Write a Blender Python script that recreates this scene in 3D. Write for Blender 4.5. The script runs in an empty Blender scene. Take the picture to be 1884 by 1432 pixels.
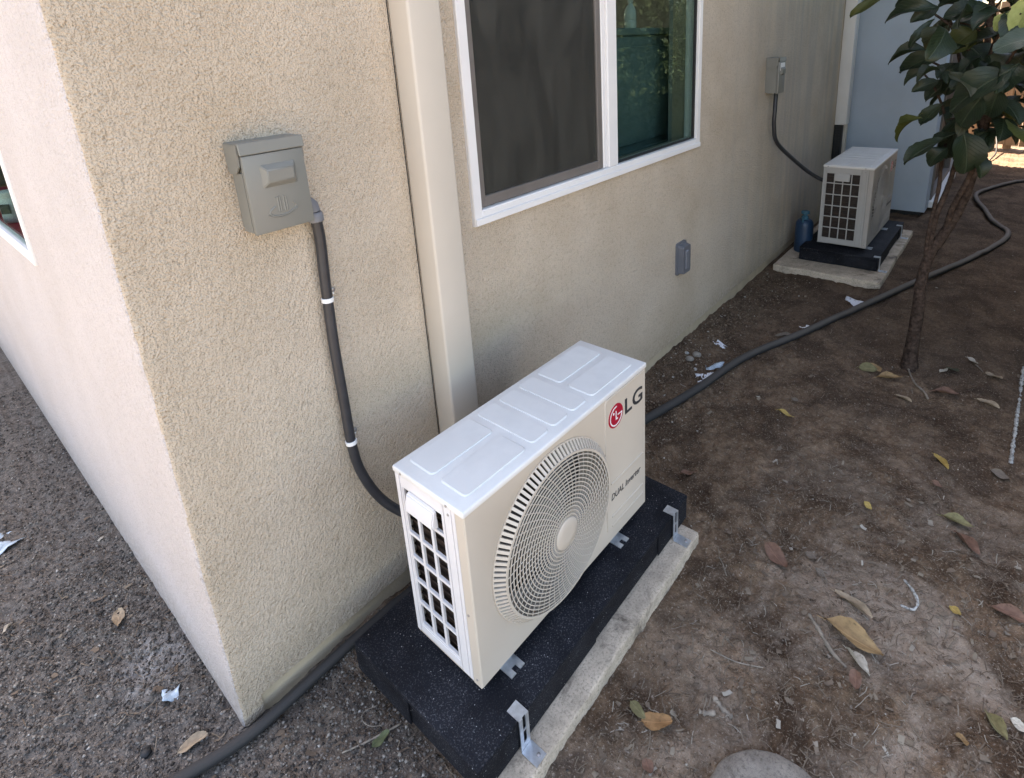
import bpy, bmesh, math, random
import numpy as np
from mathutils import Vector, Matrix

S = bpy.context.scene
COL = S.collection
rnd = random.Random(7)
PI = math.pi

# ------------------------------------------------------------------ camera
cam = bpy.data.cameras.new('camera')
cam_o = bpy.data.objects.new('camera', cam)
COL.objects.link(cam_o)
_r = Vector((0.64688776, -0.76026393, -0.05945572))
_u = Vector((0.2566671, 0.14364626, 0.95576553))
_f = Vector((0.71809347, 0.63353335, -0.28805774))
CAMP = Vector((-0.24629552, -1.23929432, 1.53859871))
cam_o.matrix_world = Matrix(((_r.x, _u.x, -_f.x, CAMP.x), (_r.y, _u.y, -_f.y, CAMP.y), (_r.z, _u.z, -_f.z, CAMP.z), (0, 0, 0, 1)))
cam.sensor_fit = 'HORIZONTAL'
cam.sensor_width = 36
cam.lens = 20.1668
cam.shift_x = -0.015263
cam.shift_y = -0.158850
cam.clip_start = 0.02
cam.clip_end = 600
S.camera = cam_o

# ------------------------------------------------------------------ light
SUN_EL, SUN_AZ = 60, 75            # azimuth from +X towards +Y
world = bpy.data.worlds.new('World')
S.world = world
world.use_nodes = True
wn = world.node_tree
for n in list(wn.nodes):
    wn.nodes.remove(n)
sky = wn.nodes.new('ShaderNodeTexSky')
sky.sky_type = 'NISHITA'
sky.sun_disc = False
sky.sun_elevation = math.radians(SUN_EL)
sky.sun_rotation = math.radians(90 - SUN_AZ)
sky.air_density = 1.0
sky.dust_density = 2.0
bg = wn.nodes.new('ShaderNodeBackground')
bg.inputs[1].default_value = 0.10
wo = wn.nodes.new('ShaderNodeOutputWorld')
wn.links.new(sky.outputs[0], bg.inputs[0])
wn.links.new(bg.outputs[0], wo.inputs[0])
sun = bpy.data.lights.new('sun', 'SUN')
sun.energy = 5.0
sun.angle = math.radians(0.5)
sun.color = (1, 0.955, 0.89)
sun_o = bpy.data.objects.new('sun', sun)
COL.objects.link(sun_o)
_sd = Vector((math.cos(math.radians(SUN_EL)) * math.cos(math.radians(SUN_AZ)), math.cos(math.radians(SUN_EL)) * math.sin(math.radians(SUN_AZ)), math.sin(math.radians(SUN_EL))))
sun_o.rotation_euler = _sd.to_track_quat('Z', 'Y').to_euler()
sun_o.location = _sd * 20
S.view_settings.view_transform = 'Standard'
S.view_settings.look = 'None'
S.view_settings.gamma = 1
S.view_settings.use_curve_mapping = False
S.view_settings.exposure = 3.0
S.view_settings.use_white_balance = True
S.view_settings.white_balance_temperature = 7800
S.view_settings.white_balance_tint = 13
S.cycles.max_bounces = 8
S.cycles.diffuse_bounces = 5
S.cycles.transparent_max_bounces = 12

# ------------------------------------------------------------------ helpers
def tag(o, label=None, cat=None, group=None, kind=None):
    if label: o['label'] = label
    if cat: o['category'] = cat
    if group: o['group'] = group
    if kind: o['kind'] = kind
    return o

def empty(name, loc, rz=0, label=None, cat=None, group=None):
    o = bpy.data.objects.new(name, None)
    COL.objects.link(o)
    o.location = loc
    o.rotation_euler = (0, 0, rz)
    o.empty_display_size = 0.05
    return tag(o, label, cat, group)

def link_mesh(name, me, mat=None, parent=None):
    o = bpy.data.objects.new(name, me)
    if mat and not me.materials: me.materials.append(mat)
    COL.objects.link(o)
    if parent: o.parent = parent
    return o

def obj(name, bm, mat, parent=None, smooth=False, recalc=True):
    if recalc: bmesh.ops.recalc_face_normals(bm, faces=bm.faces)
    me = bpy.data.meshes.new(name)
    bm.to_mesh(me)
    bm.free()
    if smooth:
        for p in me.polygons: p.use_smooth = True
        if smooth != 'all':
            me.set_sharp_from_angle(angle=math.radians(40))
    return link_mesh(name, me, mat, parent)

def B(): return bmesh.new()

def box(bm, x0, x1, y0, y1, z0, z1, bev=0, seg=1, M=None):
    r = bmesh.ops.create_cube(bm, size=1)
    vs = r['verts']
    for v in vs:
        v.co = Vector(((x0 + x1) / 2 + v.co.x * (x1 - x0), (y0 + y1) / 2 + v.co.y * (y1 - y0), (z0 + z1) / 2 + v.co.z * (z1 - z0)))
    if bev:
        es = list({e for v in vs for e in v.link_edges})
        q = bmesh.ops.bevel(bm, geom=es, offset=bev, segments=seg, affect='EDGES', profile=0.5)
        vs = list({v for f in q['faces'] for v in f.verts} | {v for v in vs if v.is_valid})
    if M is not None:
        for v in vs: v.co = M @ v.co
    return vs

def tube(bm, pts, rad, n=8, cap=True, flat=1.0):
    pts = [Vector(p) for p in pts]
    rings = []
    up = Vector((0.13, 0.31, 0.94)).normalized()
    t0 = (pts[1] - pts[0]).normalized()
    a = t0.cross(up).normalized()
    for i, p in enumerate(pts):
        t = ((pts[min(i + 1, len(pts) - 1)] - pts[max(i - 1, 0)])).normalized()
        a = (a - t * a.dot(t)).normalized()
        b = t.cross(a)
        r = rad[i] if isinstance(rad, (list, tuple)) else rad
        rings.append([bm.verts.new(p + a * (r * math.cos(k * 2 * PI / n)) + b * (r * flat * math.sin(k * 2 * PI / n))) for k in range(n)])
    for i in range(len(pts) - 1):
        for k in range(n):
            bm.faces.new((rings[i][k], rings[i][(k + 1) % n], rings[i + 1][(k + 1) % n], rings[i + 1][k]))
    if cap:
        bm.faces.new(list(reversed(rings[0])))
        bm.faces.new(rings[-1])

def cat_rom(P, n=8):
    P = [Vector(p) for p in P]
    out = []
    for i in range(len(P) - 1):
        p0, p1, p2, p3 = P[max(i - 1, 0)], P[i], P[i + 1], P[min(i + 2, len(P) - 1)]
        for k in range(n):
            t = k / n
            out.append(0.5 * ((2 * p1) + (p2 - p0) * t + (2 * p0 - 5 * p1 + 4 * p2 - p3) * t * t + (3 * p1 - p0 - 3 * p2 + p3) * t ** 3))
    out.append(P[-1])
    return out

def lathe(bm, prof, n=24, M=None):
    rings = []
    for r, z in prof:
        rings.append([bm.verts.new((r * math.cos(k * 2 * PI / n), r * math.sin(k * 2 * PI / n), z)) for k in range(n)])
    for i in range(len(prof) - 1):
        for k in range(n):
            bm.faces.new((rings[i][k], rings[i][(k + 1) % n], rings[i + 1][(k + 1) % n], rings[i + 1][k]))
    bm.faces.new(list(reversed(rings[0])))
    bm.faces.new(rings[-1])
    if M is not None:
        for ring in rings:
            for v in ring: v.co = M @ v.co

def holed_plate(bm, A, Bs, holes, t, fn):
    """grid plate; A, Bs sorted coordinates, holes = set of (i, j) cells left out, fn(a, b, d) -> point, thickness t"""
    na, nb = len(A) - 1, len(Bs) - 1
    F = {}
    def v(i, j, d):
        if (i, j, d) not in F: F[(i, j, d)] = bm.verts.new(fn(A[i], Bs[j], d * t))
        return F[(i, j, d)]
    solid = lambda i, j: 0 <= i < na and 0 <= j < nb and (i, j) not in holes
    for i in range(na):
        for j in range(nb):
            if not solid(i, j): continue
            for d in (0, 1): bm.faces.new((v(i, j, d), v(i + 1, j, d), v(i + 1, j + 1, d), v(i, j + 1, d)))
            for (di, dj, c0, c1) in ((-1, 0, (0, 0), (0, 1)), (1, 0, (1, 0), (1, 1)), (0, -1, (0, 0), (1, 0)), (0, 1, (0, 1), (1, 1))):
                if not solid(i + di, j + dj):
                    p, q = (i + c0[0], j + c0[1]), (i + c1[0], j + c1[1])
                    bm.faces.new((v(*p, 0), v(*q, 0), v(*q, 1), v(*p, 1)))

def rounded(w, h, r, n=5):
    pts = []
    for cx, cy, a0 in ((w / 2 - r, h / 2 - r, 0), (-w / 2 + r, h / 2 - r, 90), (-w / 2 + r, -h / 2 + r, 180), (w / 2 - r, -h / 2 + r, 270)):
        for k in range(n + 1):
            a = math.radians(a0 + 90 * k / n)
            pts.append((cx + r * math.cos(a), cy + r * math.sin(a)))
    return pts

def prism(bm, poly, fn, d0, d1, inset=0):
    """poly 2D list; fn(a,b,d)->Vector; top loop at d1 shrunk by inset"""
    cx = sum(p[0] for p in poly) / len(poly); cy = sum(p[1] for p in poly) / len(poly)
    def shrink(p):
        d = math.hypot(p[0] - cx, p[1] - cy) or 1
        return (p[0] - (p[0] - cx) / d * inset, p[1] - (p[1] - cy) / d * inset)
    lo = [bm.verts.new(fn(p[0], p[1], d0)) for p in poly]
    hi = [bm.verts.new(fn(*shrink(p), d1)) for p in poly]
    n = len(poly)
    for i in range(n): bm.faces.new((lo[i], lo[(i + 1) % n], hi[(i + 1) % n], hi[i]))
    bm.faces.new(hi)
    bm.faces.new(list(reversed(lo)))

def text_mesh(s, size, extrude=0.0004, offset=0.0, shear=0.0, spacing=1.0):
    cu = bpy.data.curves.new('lettering', 'FONT')
    cu.body = s; cu.size = size; cu.extrude = extrude; cu.offset = offset; cu.shear = shear
    cu.space_character = spacing
    cu.resolution_u = 4
    o = bpy.data.objects.new('lettering', cu)
    COL.objects.link(o)
    dg = bpy.context.evaluated_depsgraph_get()
    me = bpy.data.meshes.new_from_object(o.evaluated_get(dg), depsgraph=dg)
    bpy.data.objects.remove(o)
    bpy.data.curves.remove(cu)
    return me

# ------------------------------------------------------------------ materials
class N:
    def __init__(s, name, rough=0.5, metal=0.0, spec=0.5):
        s.m = bpy.data.materials.new(name)
        s.m.use_nodes = True
        s.t = s.m.node_tree
        s.b = s.t.nodes['Principled BSDF']
        s.b.inputs['Roughness'].default_value = rough
        s.b.inputs['Metallic'].default_value = metal
        s.b.inputs['Specular IOR Level'].default_value = spec
        s.tc = s.t.nodes.new('ShaderNodeTexCoord')
    def co(s, scale=(1, 1, 1), out='Object'):
        mp = s.t.nodes.new('ShaderNodeMapping')
        mp.inputs['Scale'].default_value = scale
        s.t.links.new(s.tc.outputs[out], mp.inputs[0])
        return mp.outputs[0]
    def noise(s, scale, detail=4, rough=0.6, vec=None, dist=0):
        n = s.t.nodes.new('ShaderNodeTexNoise')
        n.inputs['Scale'].default_value = scale
        n.inputs['Detail'].default_value = detail
        n.inputs['Roughness'].default_value = rough
        n.inputs['Distortion'].default_value = dist
        s.t.links.new(vec if vec is not None else s.tc.outputs['Object'], n.inputs['Vector'])
        return n.outputs['Fac']
    def voro(s, scale, feature='F1', out='Distance', vec=None):
        n = s.t.nodes.new('ShaderNodeTexVoronoi')
        n.feature = feature
        n.inputs['Scale'].default_value = scale
        s.t.links.new(vec if vec is not None else s.tc.outputs['Object'], n.inputs['Vector'])
        return n.outputs[out]
    def ramp(s, fac, stops):
        n = s.t.nodes.new('ShaderNodeValToRGB')
        el = n.color_ramp.elements
        while len(el) < len(stops): el.new(0.5)
        for e, (p, c) in zip(el, stops):
            e.position = p
            e.color = (c, c, c, 1) if isinstance(c, (int, float)) else (*c, 1)
        s.t.links.new(fac, n.inputs[0])
        return n.outputs[0]
    def mix(s, fac, a, b, mode='MIX'):
        n = s.t.nodes.new('ShaderNodeMix')
        n.data_type = 'RGBA'; n.blend_type = mode
        for sock, v in ((n.inputs[0], fac), (n.inputs[6], a), (n.inputs[7], b)):
            if hasattr(v, 'default_value') or hasattr(v, 'is_linked'): s.t.links.new(v, sock)
            elif isinstance(v, (int, float)): sock.default_value = v
            else: sock.default_value = (*v, 1)
        return n.outputs[2]
    def math(s, op, a, b=0.0, c=None):
        n = s.t.nodes.new('ShaderNodeMath')
        n.operation = op
        for i, v in enumerate((a, b, c)):
            if v is None: continue
            if isinstance(v, (int, float)): n.inputs[i].default_value = v
            else: s.t.links.new(v, n.inputs[i])
        return n.outputs[0]
    def xyz(s, out='Object'):
        n = s.t.nodes.new('ShaderNodeSeparateXYZ')
        s.t.links.new(s.tc.outputs[out], n.inputs[0])
        return n.outputs
    def color(s, c):
        if isinstance(c, (tuple, list)): s.b.inputs['Base Color'].default_value = (*c, 1)
        else: s.t.links.new(c, s.b.inputs['Base Color'])
        return s
    def rough(s, r): s.t.links.new(r, s.b.inputs['Roughness']); return s
    def bump(s, h, dist=0.003, strength=1.0, prev=None):
        n = s.t.nodes.new('ShaderNodeBump')
        n.inputs['Distance'].default_value = dist
        n.inputs['Strength'].default_value = strength
        s.t.links.new(h, n.inputs['Height'])
        if prev is not None: s.t.links.new(prev, n.inputs['Normal'])
        s.t.links.new(n.outputs[0], s.b.inputs['Normal'])
        return n.outputs[0]

def stucco(name='stucco', c1=(0.555, 0.452, 0.338), c2=(0.67, 0.565, 0.445), c3=(0.63, 0.55, 0.455), spk=(0.20, 0.155, 0.105)):
    m = N(name, 0.92, 0, 0.2)
    fine = m.noise(270, 3, 0.6)
    mid = m.noise(125, 3, 0.6)
    pit = m.voro(190)
    blot = m.noise(3.2, 5, 0.6)
    blot2 = m.noise(1.1, 3, 0.5)
    c = m.mix(m.ramp(blot, [(0.32, 0), (0.68, 1)]), c1, c2)
    c = m.mix(m.math('MULTIPLY', m.ramp(blot2, [(0.45, 0), (0.7, 1)]), 0.5), c, c3)
    c = m.mix(m.math('MULTIPLY', m.ramp(fine, [(0.32, 1), (0.47, 0)]), 0.62), c, spk)
    # drip streaks where rain runs down the far part of the wall
    x, y, z = m.xyz()
    st = m.noise(1, 4, 0.65, m.co((9, 9, 0.55)))
    msk = m.ramp(m.math('MULTIPLY_ADD', x, 0.5, -1.2), [(0.1, 0), (0.7, 1)])
    c = m.mix(m.math('MULTIPLY', m.math('MULTIPLY', m.ramp(st, [(0.42, 0), (0.62, 1)]), msk), 0.45), c, (0.36, 0.34, 0.31))
    # soil splashed on the foot of the wall
    sp_ = m.math('MULTIPLY', m.ramp(m.math('ADD', z, m.math('MULTIPLY', m.noise(5, 6, 0.7), 0.16)), [(0.10, 1), (0.26, 0)]), m.ramp(m.noise(60, 4, 0.7), [(0.35, 0), (0.6, 1)]))
    c = m.mix(m.math('MULTIPLY', sp_, 0.5), c, (0.26, 0.19, 0.125))
    crs = m.noise(62, 3, 0.6)
    c = m.mix(m.math('MULTIPLY', m.ramp(crs, [(0.34, 1), (0.48, 0)]), 0.20), c, spk)
    m.color(c)
    h = m.math('ADD', m.math('ADD', m.math('MULTIPLY', crs, 0.8), m.math('MULTIPLY', mid, 0.9)), m.math('ADD', m.math('MULTIPLY', fine, 0.6), m.math('MULTIPLY', pit, 0.35)))
    m.bump(h, 0.0072, 1.0)
    return m.m

def plain(name, col, rough=0.5, metal=0, spec=0.5, nz=0.06, scale=14, bump=0, bscale=300, grime=0):
    m = N(name, rough, metal, spec)
    a = m.noise(scale, 5, 0.6)
    dark = tuple(c * (1 - nz * 2) for c in col)
    lite = tuple(min(1, c * (1 + nz)) for c in col)
    c = m.mix(m.ramp(a, [(0.3, 0), (0.7, 1)]), dark, lite)
    if grime:
        g = m.noise(scale * 0.5, 7, 0.7)
        c = m.mix(m.math('MULTIPLY', m.ramp(g, [(0.52, 0), (0.75, 1)]), grime), c, tuple(k * 0.45 for k in col))
    m.color(c)
    m.rough(m.math('ADD', m.math('MULTIPLY', a, 0.16), rough - 0.08))
    if bump: m.bump(m.noise(bscale, 3, 0.6), bump)
    return m.m

def pad_mat():
    m = N('black_rubber_pad', 0.66, 0, 0.16)
    dust = m.noise(260, 3, 0.7)
    area = m.noise(9, 4, 0.6)
    c = m.mix(m.ramp(area, [(0.35, 0), (0.7, 1)]), (0.004, 0.0045, 0.007), (0.013, 0.014, 0.019))
    c = m.mix(m.math('MULTIPLY', m.ramp(dust, [(0.55, 0), (0.68, 1)]), m.ramp(area, [(0.35, 0.15), (0.65, 0.9)])), c, (0.12, 0.12, 0.125))
    sp = m.voro(110)
    c = m.mix(m.ramp(sp, [(0.08, 1), (0.13, 0)]), c, m.mix(m.ramp(m.noise(40, 2), [(0.52, 0), (0.6, 1)]), c, (0.50, 0.50, 0.50)))
    m.color(c)
    m.bump(m.noise(420, 3, 0.6), 0.0012)
    return m.m

def concrete(name, base):
    m = N(name, 0.9, 0, 0.25)
    a = m.noise(16, 7, 0.72)
    b = m.noise(150, 5, 0.75)
    c = m.mix(m.ramp(a, [(0.3, 0), (0.7, 1)]), tuple(k * 0.66 for k in base), tuple(k * 1.15 for k in base))
    c = m.mix(m.ramp(b, [(0.34, 0.9), (0.5, 0)]), c, tuple(k * 0.45 for k in base))
    s = m.noise(7, 7, 0.75, None, 0.6)
    c = m.mix(m.math('MULTIPLY', m.ramp(s, [(0.53, 0), (0.66, 1)]), 0.8), c, (0.10, 0.078, 0.06))
    m.color(c)
    m.bump(m.math('ADD', b, m.math('MULTIPLY', a, 0.6)), 0.003)
    return m.m

def soil():
    m = N('soil', 0.97, 0, 0.15)
    x, y, z = m.xyz()
    warp = m.noise(2.6, 4, 0.6)
    wl = m.math('ADD', x, m.math('MULTIPLY', warp, 0.7))
    left = m.ramp(m.math('MULTIPLY_ADD', wl, 0.8, 0.05), [(0.28, 0), (0.75, 1)])        # grey grit by the corner to brown yard
    bl = m.noise(4.5, 6, 0.68, None, 0.4)
    grit = m.noise(150, 4, 0.72)
    grit2 = m.noise(45, 5, 0.7)
    grey = m.mix(m.ramp(grit2, [(0.3, 0), (0.7, 1)]), (0.070, 0.060, 0.053), (0.235, 0.208, 0.182))
    brown = m.mix(m.ramp(bl, [(0.40, 0), (0.62, 1)]), (0.075, 0.045, 0.027), (0.31, 0.205, 0.13))
    brown = m.mix(m.ramp(grit2, [(0.36, 0.6), (0.62, 0)]), brown, (0.06, 0.036, 0.022))
    # pale dusty patches
    pal = m.noise(3.1, 6, 0.7, None, 0.8)
    near = m.ramp(m.math('MULTIPLY_ADD', y, -1.6, -0.9), [(0.0, 0), (0.7, 1)])
    nx = m.ramp(m.math('MULTIPLY', x, 0.4), [(0.5, 1), (0.95, 0.1)])
    brown = m.mix(m.math('MULTIPLY', m.math('MULTIPLY', m.ramp(pal, [(0.46, 0), (0.62, 1)]), near), m.math('MULTIPLY', nx, 0.85)), brown, (0.40, 0.31, 0.235))
    c = m.mix(left, grey, brown)
    c = m.mix(m.ramp(grit, [(0.56, 0), (0.68, 0.8)]), c, (0.46, 0.385, 0.31))
    c = m.mix(m.ramp(grit, [(0.30, 0.5), (0.42, 0)]), c, (0.045, 0.034, 0.025))
    # chalky dust spilled near the house corner
    vd = m.t.nodes.new('ShaderNodeVectorMath'); vd.operation = 'DISTANCE'
    m.t.links.new(m.tc.outputs['Object'], vd.inputs[0]); vd.inputs[1].default_value = (-0.085, 0.36, 0)
    dm = m.ramp(m.math('ADD', vd.outputs['Value'], m.math('MULTIPLY', m.noise(24, 5, 0.7), 0.16)), [(0.08, 0.8), (0.20, 0)])
    c = m.mix(m.math('MULTIPLY', dm, m.ramp(grit2, [(0.35, 0.2), (0.6, 1)])), c, (0.50, 0.48, 0.46))
    # soil turns darker brown further along the yard
    c = m.mix(m.ramp(m.math('MULTIPLY_ADD', m.math('ADD', x, m.math('MULTIPLY', bl, 0.8)), 0.3, -0.45), [(0.0, 0), (0.6, 0.45)]), c, (0.085, 0.056, 0.040))
    m.color(c)
    h = m.math('ADD', m.math('MULTIPLY', grit2, 1.0), m.math('MULTIPLY', grit, 0.5))
    m.bump(h, 0.012, 1.0)
    return m.m

def island(name, stops, rough=0.9, nz=0.25):
    m = N(name, rough, 0, 0.2)
    g = m.t.nodes.new('ShaderNodeNewGeometry')
    c = m.ramp(g.outputs['Random Per Island'], stops)
    c = m.mix(m.math('MULTIPLY', m.noise(220, 3), nz), c, (0.03, 0.025, 0.02))
    m.color(c)
    return m.m

def glass(name, tint, refl=1.0):
    m = bpy.data.materials.new(name)
    m.use_nodes = True
    t = m.node_tree
    t.nodes.clear()
    o = t.nodes.new('ShaderNodeOutputMaterial')
    tr = t.nodes.new('ShaderNodeBsdfTransparent'); tr.inputs[0].default_value = (*tint, 1)
    gl = t.nodes.new('ShaderNodeBsdfGlossy'); gl.inputs['Roughness'].default_value = 0.015
    fr = t.nodes.new('ShaderNodeFresnel'); fr.inputs[0].default_value = 1.5
    mu = t.nodes.new('ShaderNodeMath'); mu.operation = 'MULTIPLY'; mu.inputs[1].default_value = refl
    t.links.new(fr.outputs[0], mu.inputs[0])
    mx = t.nodes.new('ShaderNodeMixShader')
    t.links.new(mu.outputs[0], mx.inputs[0]); t.links.new(tr.outputs[0], mx.inputs[1]); t.links.new(gl.outputs[0], mx.inputs[2])
    t.links.new(mx.outputs[0], o.inputs[0])
    return m

def screen_mat():
    m = bpy.data.materials.new('insect_mesh')
    m.use_nodes = True
    t = m.node_tree
    b = t.nodes['Principled BSDF']
    b.inputs['Roughness'].default_value = 0.7
    tc = t.nodes.new('ShaderNodeTexCoord')
    nz = t.nodes.new('ShaderNodeTexNoise'); nz.inputs['Scale'].default_value = 4; nz.inputs['Detail'].default_value = 6; nz.inputs['Distortion'].default_value = 1.6
    mp = t.nodes.new('ShaderNodeMapping'); mp.inputs['Scale'].default_value = (2.2, 1, 0.55)  # upright streaks stand for reflections, put into the mesh colour
    t.links.new(tc.outputs['Object'], mp.inputs[0]); t.links.new(mp.outputs[0], nz.inputs[0])
    rp = t.nodes.new('ShaderNodeValToRGB')
    rp.color_ramp.elements[0].position = 0.35; rp.color_ramp.elements[0].color = (0.027, 0.026, 0.021, 1)
    rp.color_ramp.elements[1].position = 0.75; rp.color_ramp.elements[1].color = (0.068, 0.065, 0.054, 1)
    t.links.new(nz.outputs[0], rp.inputs[0]); t.links.new(rp.outputs[0], b.inputs[0])
    tr = t.nodes.new('ShaderNodeBsdfTransparent')
    mx = t.nodes.new('ShaderNodeMixShader'); mx.inputs[0].default_value = 0.62
    o = t.nodes['Material Output']
    t.links.new(tr.outputs[0], mx.inputs[1]); t.links.new(b.outputs[0], mx.inputs[2]); t.links.new(mx.outputs[0], o.inputs[0])
    return m

def leaf_mat(name, dark, lite, vein, trans=0.25, rough=0.45):
    m = N(name, rough, 0, 0.4)
    x, y, z = m.xyz()
    ay = m.math('ABSOLUTE', y)
    v = m.math('ABSOLUTE', m.math('SINE', m.math('MULTIPLY', m.math('SUBTRACT', x, m.math('MULTIPLY', ay, 0.9)), 30)))
    vm = m.math('MAXIMUM', m.ramp(v, [(0.0, 1), (0.16, 0)]), m.ramp(ay, [(0.012, 1), (0.03, 0)]))
    c = m.mix(m.ramp(m.noise(5, 4, 0.6), [(0.3, 0), (0.7, 1)]), dark, lite)
    oi = m.t.nodes.new('ShaderNodeObjectInfo')
    c = m.mix(m.math('MULTIPLY', oi.outputs['Random'], 0.35), c, dark)
    c = m.mix(m.math('MULTIPLY', vm, 0.6), c, vein)
    m.color(c)
    m.bump(m.math('SUBTRACT', 1.0, vm), 0.02, 0.5)
    tr = m.t.nodes.new('ShaderNodeBsdfTranslucent')
    m.t.links.new(c, tr.inputs[0])
    mx = m.t.nodes.new('ShaderNodeMixShader')
    mx.inputs[0].default_value = trans
    o = m.t.nodes['Material Output']
    m.t.links.new(m.b.outputs[0], mx.inputs[1]); m.t.links.new(tr.outputs[0], mx.inputs[2]); m.t.links.new(mx.outputs[0], o.inputs[0])
    return m.m

def dead_leaf(name, col):
    m = N(name, 0.75, 0, 0.3)
    x, y, z = m.xyz()
    ay = m.math('ABSOLUTE', y)
    c = m.mix(m.ramp(m.noise(4, 6, 0.7), [(0.3, 0), (0.7, 1)]), tuple(k * 0.6 for k in col), tuple(min(1, k * 1.2) for k in col))
    c = m.mix(m.ramp(m.noise(9, 4, 0.6), [(0.62, 0), (0.72, 0.8)]), c, tuple(k * 0.3 for k in col))
    c = m.mix(m.ramp(ay, [(0.012, 0.6), (0.03, 0)]), c, tuple(min(1, k * 1.5) for k in col))
    m.color(c)
    return m.m

MT = dict(
    stucco=stucco(),
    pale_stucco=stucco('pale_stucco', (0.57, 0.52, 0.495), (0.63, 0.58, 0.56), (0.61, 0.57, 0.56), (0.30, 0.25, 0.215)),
    found=plain('painted_foundation', (0.52, 0.42, 0.29), 0.85, nz=0.12, scale=9, bump=0.002, bscale=120, grime=0.6),
    beige=plain('beige_painted_metal', (0.58, 0.52, 0.44), 0.42, nz=0.03, scale=3, grime=0.1),
    vinyl=plain('white_vinyl', (0.80, 0.78, 0.76), 0.4, nz=0.025, scale=6, grime=0.12),
    graybrown=plain('taupe_frame', (0.16, 0.14, 0.125), 0.5),
    gasket=plain('black_gasket', (0.012, 0.012, 0.012), 0.6),
    room=plain('room_paint', (0.36, 0.36, 0.34), 0.9),
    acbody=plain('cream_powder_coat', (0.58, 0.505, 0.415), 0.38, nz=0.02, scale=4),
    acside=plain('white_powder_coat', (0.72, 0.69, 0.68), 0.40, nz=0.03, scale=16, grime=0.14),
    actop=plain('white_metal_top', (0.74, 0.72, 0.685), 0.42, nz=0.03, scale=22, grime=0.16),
    dark=plain('dark_inside', (0.012, 0.011, 0.010), 0.8),
    coil=plain('copper_brown_coil', (0.03, 0.016, 0.010), 0.6, nz=0.3, scale=60),
    blade=plain('grey_fan_plastic', (0.03, 0.03, 0.032), 0.5),
    zinc=plain('galvanised_steel', (0.62, 0.66, 0.70), 0.35, 0.75, nz=0.12, scale=60),
    screw=plain('dull_screw', (0.35, 0.33, 0.32), 0.4, 0.6),
    red=plain('badge_red', (0.42, 0.008, 0.03), 0.3, nz=0.02),
    white=plain('badge_white', (0.85, 0.84, 0.82), 0.35, nz=0.01),
    ink=plain('dark_grey_print', (0.035, 0.035, 0.038), 0.45, nz=0.02),
    pad=pad_mat(),
    slab=concrete('rough_concrete', (0.62, 0.505, 0.385)),
    stone=concrete('grey_concrete', (0.31, 0.27, 0.225)),
    boxgray=plain('grey_enamel', (0.20, 0.198, 0.175), 0.42, nz=0.03, scale=5),
    fitting=plain('grey_plastic', (0.17, 0.175, 0.19), 0.5, nz=0.05),
    conduit=plain('charcoal_conduit', (0.030, 0.031, 0.036), 0.42, nz=0.12, scale=30),
    hose=plain('dusty_black_hose', (0.034, 0.034, 0.034), 0.6, nz=0.3, scale=18, grime=0.2, bump=0.0008, bscale=200),
    soil=soil(),
    corefill=plain('dark_core_fill', (0.02, 0.022, 0.012), 0.95, nz=0.3, scale=30, spec=0.1),
    bark=plain('grey_brown_bark', (0.070, 0.047, 0.036), 0.95, nz=0.35, scale=60, bump=0.010, bscale=70, spec=0.1),
    bluewall=plain('blue_grey_plaster', (0.46, 0.53, 0.60), 0.85, nz=0.05, scale=2, bump=0.002, bscale=180, grime=0.3),
    roof=plain('roof_board', (0.35, 0.32, 0.28), 0.8),
    jug=plain('blue_paint', (0.012, 0.04, 0.085), 0.4, nz=0.1),
    jugcap=plain('teal_cap', (0.03, 0.12, 0.17), 0.45),
    paper=None,
    farside=plain('grey_powder_coat', (0.43, 0.41, 0.385), 0.45, nz=0.04, scale=12, grime=0.15),  # greyer, darker coat for the far unit
    farbody=plain('dull_cream_powder_coat', (0.42, 0.385, 0.35), 0.45, nz=0.03, scale=8, grime=0.1),
    palemetal=plain('pale_painted_metal', (0.72, 0.70, 0.665), 0.42, nz=0.03, scale=3, grime=0.1),
    plastic=plain('clear_blue_plastic', (0.50, 0.60, 0.68), 0.25, nz=0.2, scale=60),
    rope=plain('ragged_white_rope', (0.52, 0.50, 0.46), 0.9, nz=0.4, scale=110, grime=0.85),
    twig=plain('dry_twig', (0.27, 0.22, 0.17), 0.85, nz=0.25, scale=50),
    curtain=plain('pale_green_curtain', (0.55, 0.66, 0.56), 0.9),
    dresser=plain('teal_dresser', (0.27, 0.36, 0.37), 0.6),
    cloth=plain('red_cloth', (0.55, 0.03, 0.06), 0.9),
    bottle=plain('clear_bottle', (0.88, 0.92, 0.91), 0.2),
    wood=None,
    dgrey=plain('slate_grey_cover', (0.13, 0.135, 0.15), 0.45, nz=0.06),
    glass_r=glass('tinted_window_glass', (0.62, 0.70, 0.675), 0.17),
    glass_e=glass('end_window_glass', (0.72, 0.80, 0.78), 0.22),
    glass_l=glass('dark_window_glass', (0.62, 0.68, 0.66)),
    screen=screen_mat(),
)

def paper_mat():
    m = N('printed_paper', 0.7, 0, 0.3)
    a = m.noise(26, 5, 0.75, m.co((1, 2.2, 1)))
    c = m.mix(m.ramp(a, [(0.58, 0), (0.63, 1)]), (0.78, 0.79, 0.83), (0.07, 0.075, 0.11))
    m.color(c)
    return m.m
MT['paper'] = paper_mat()

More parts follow.
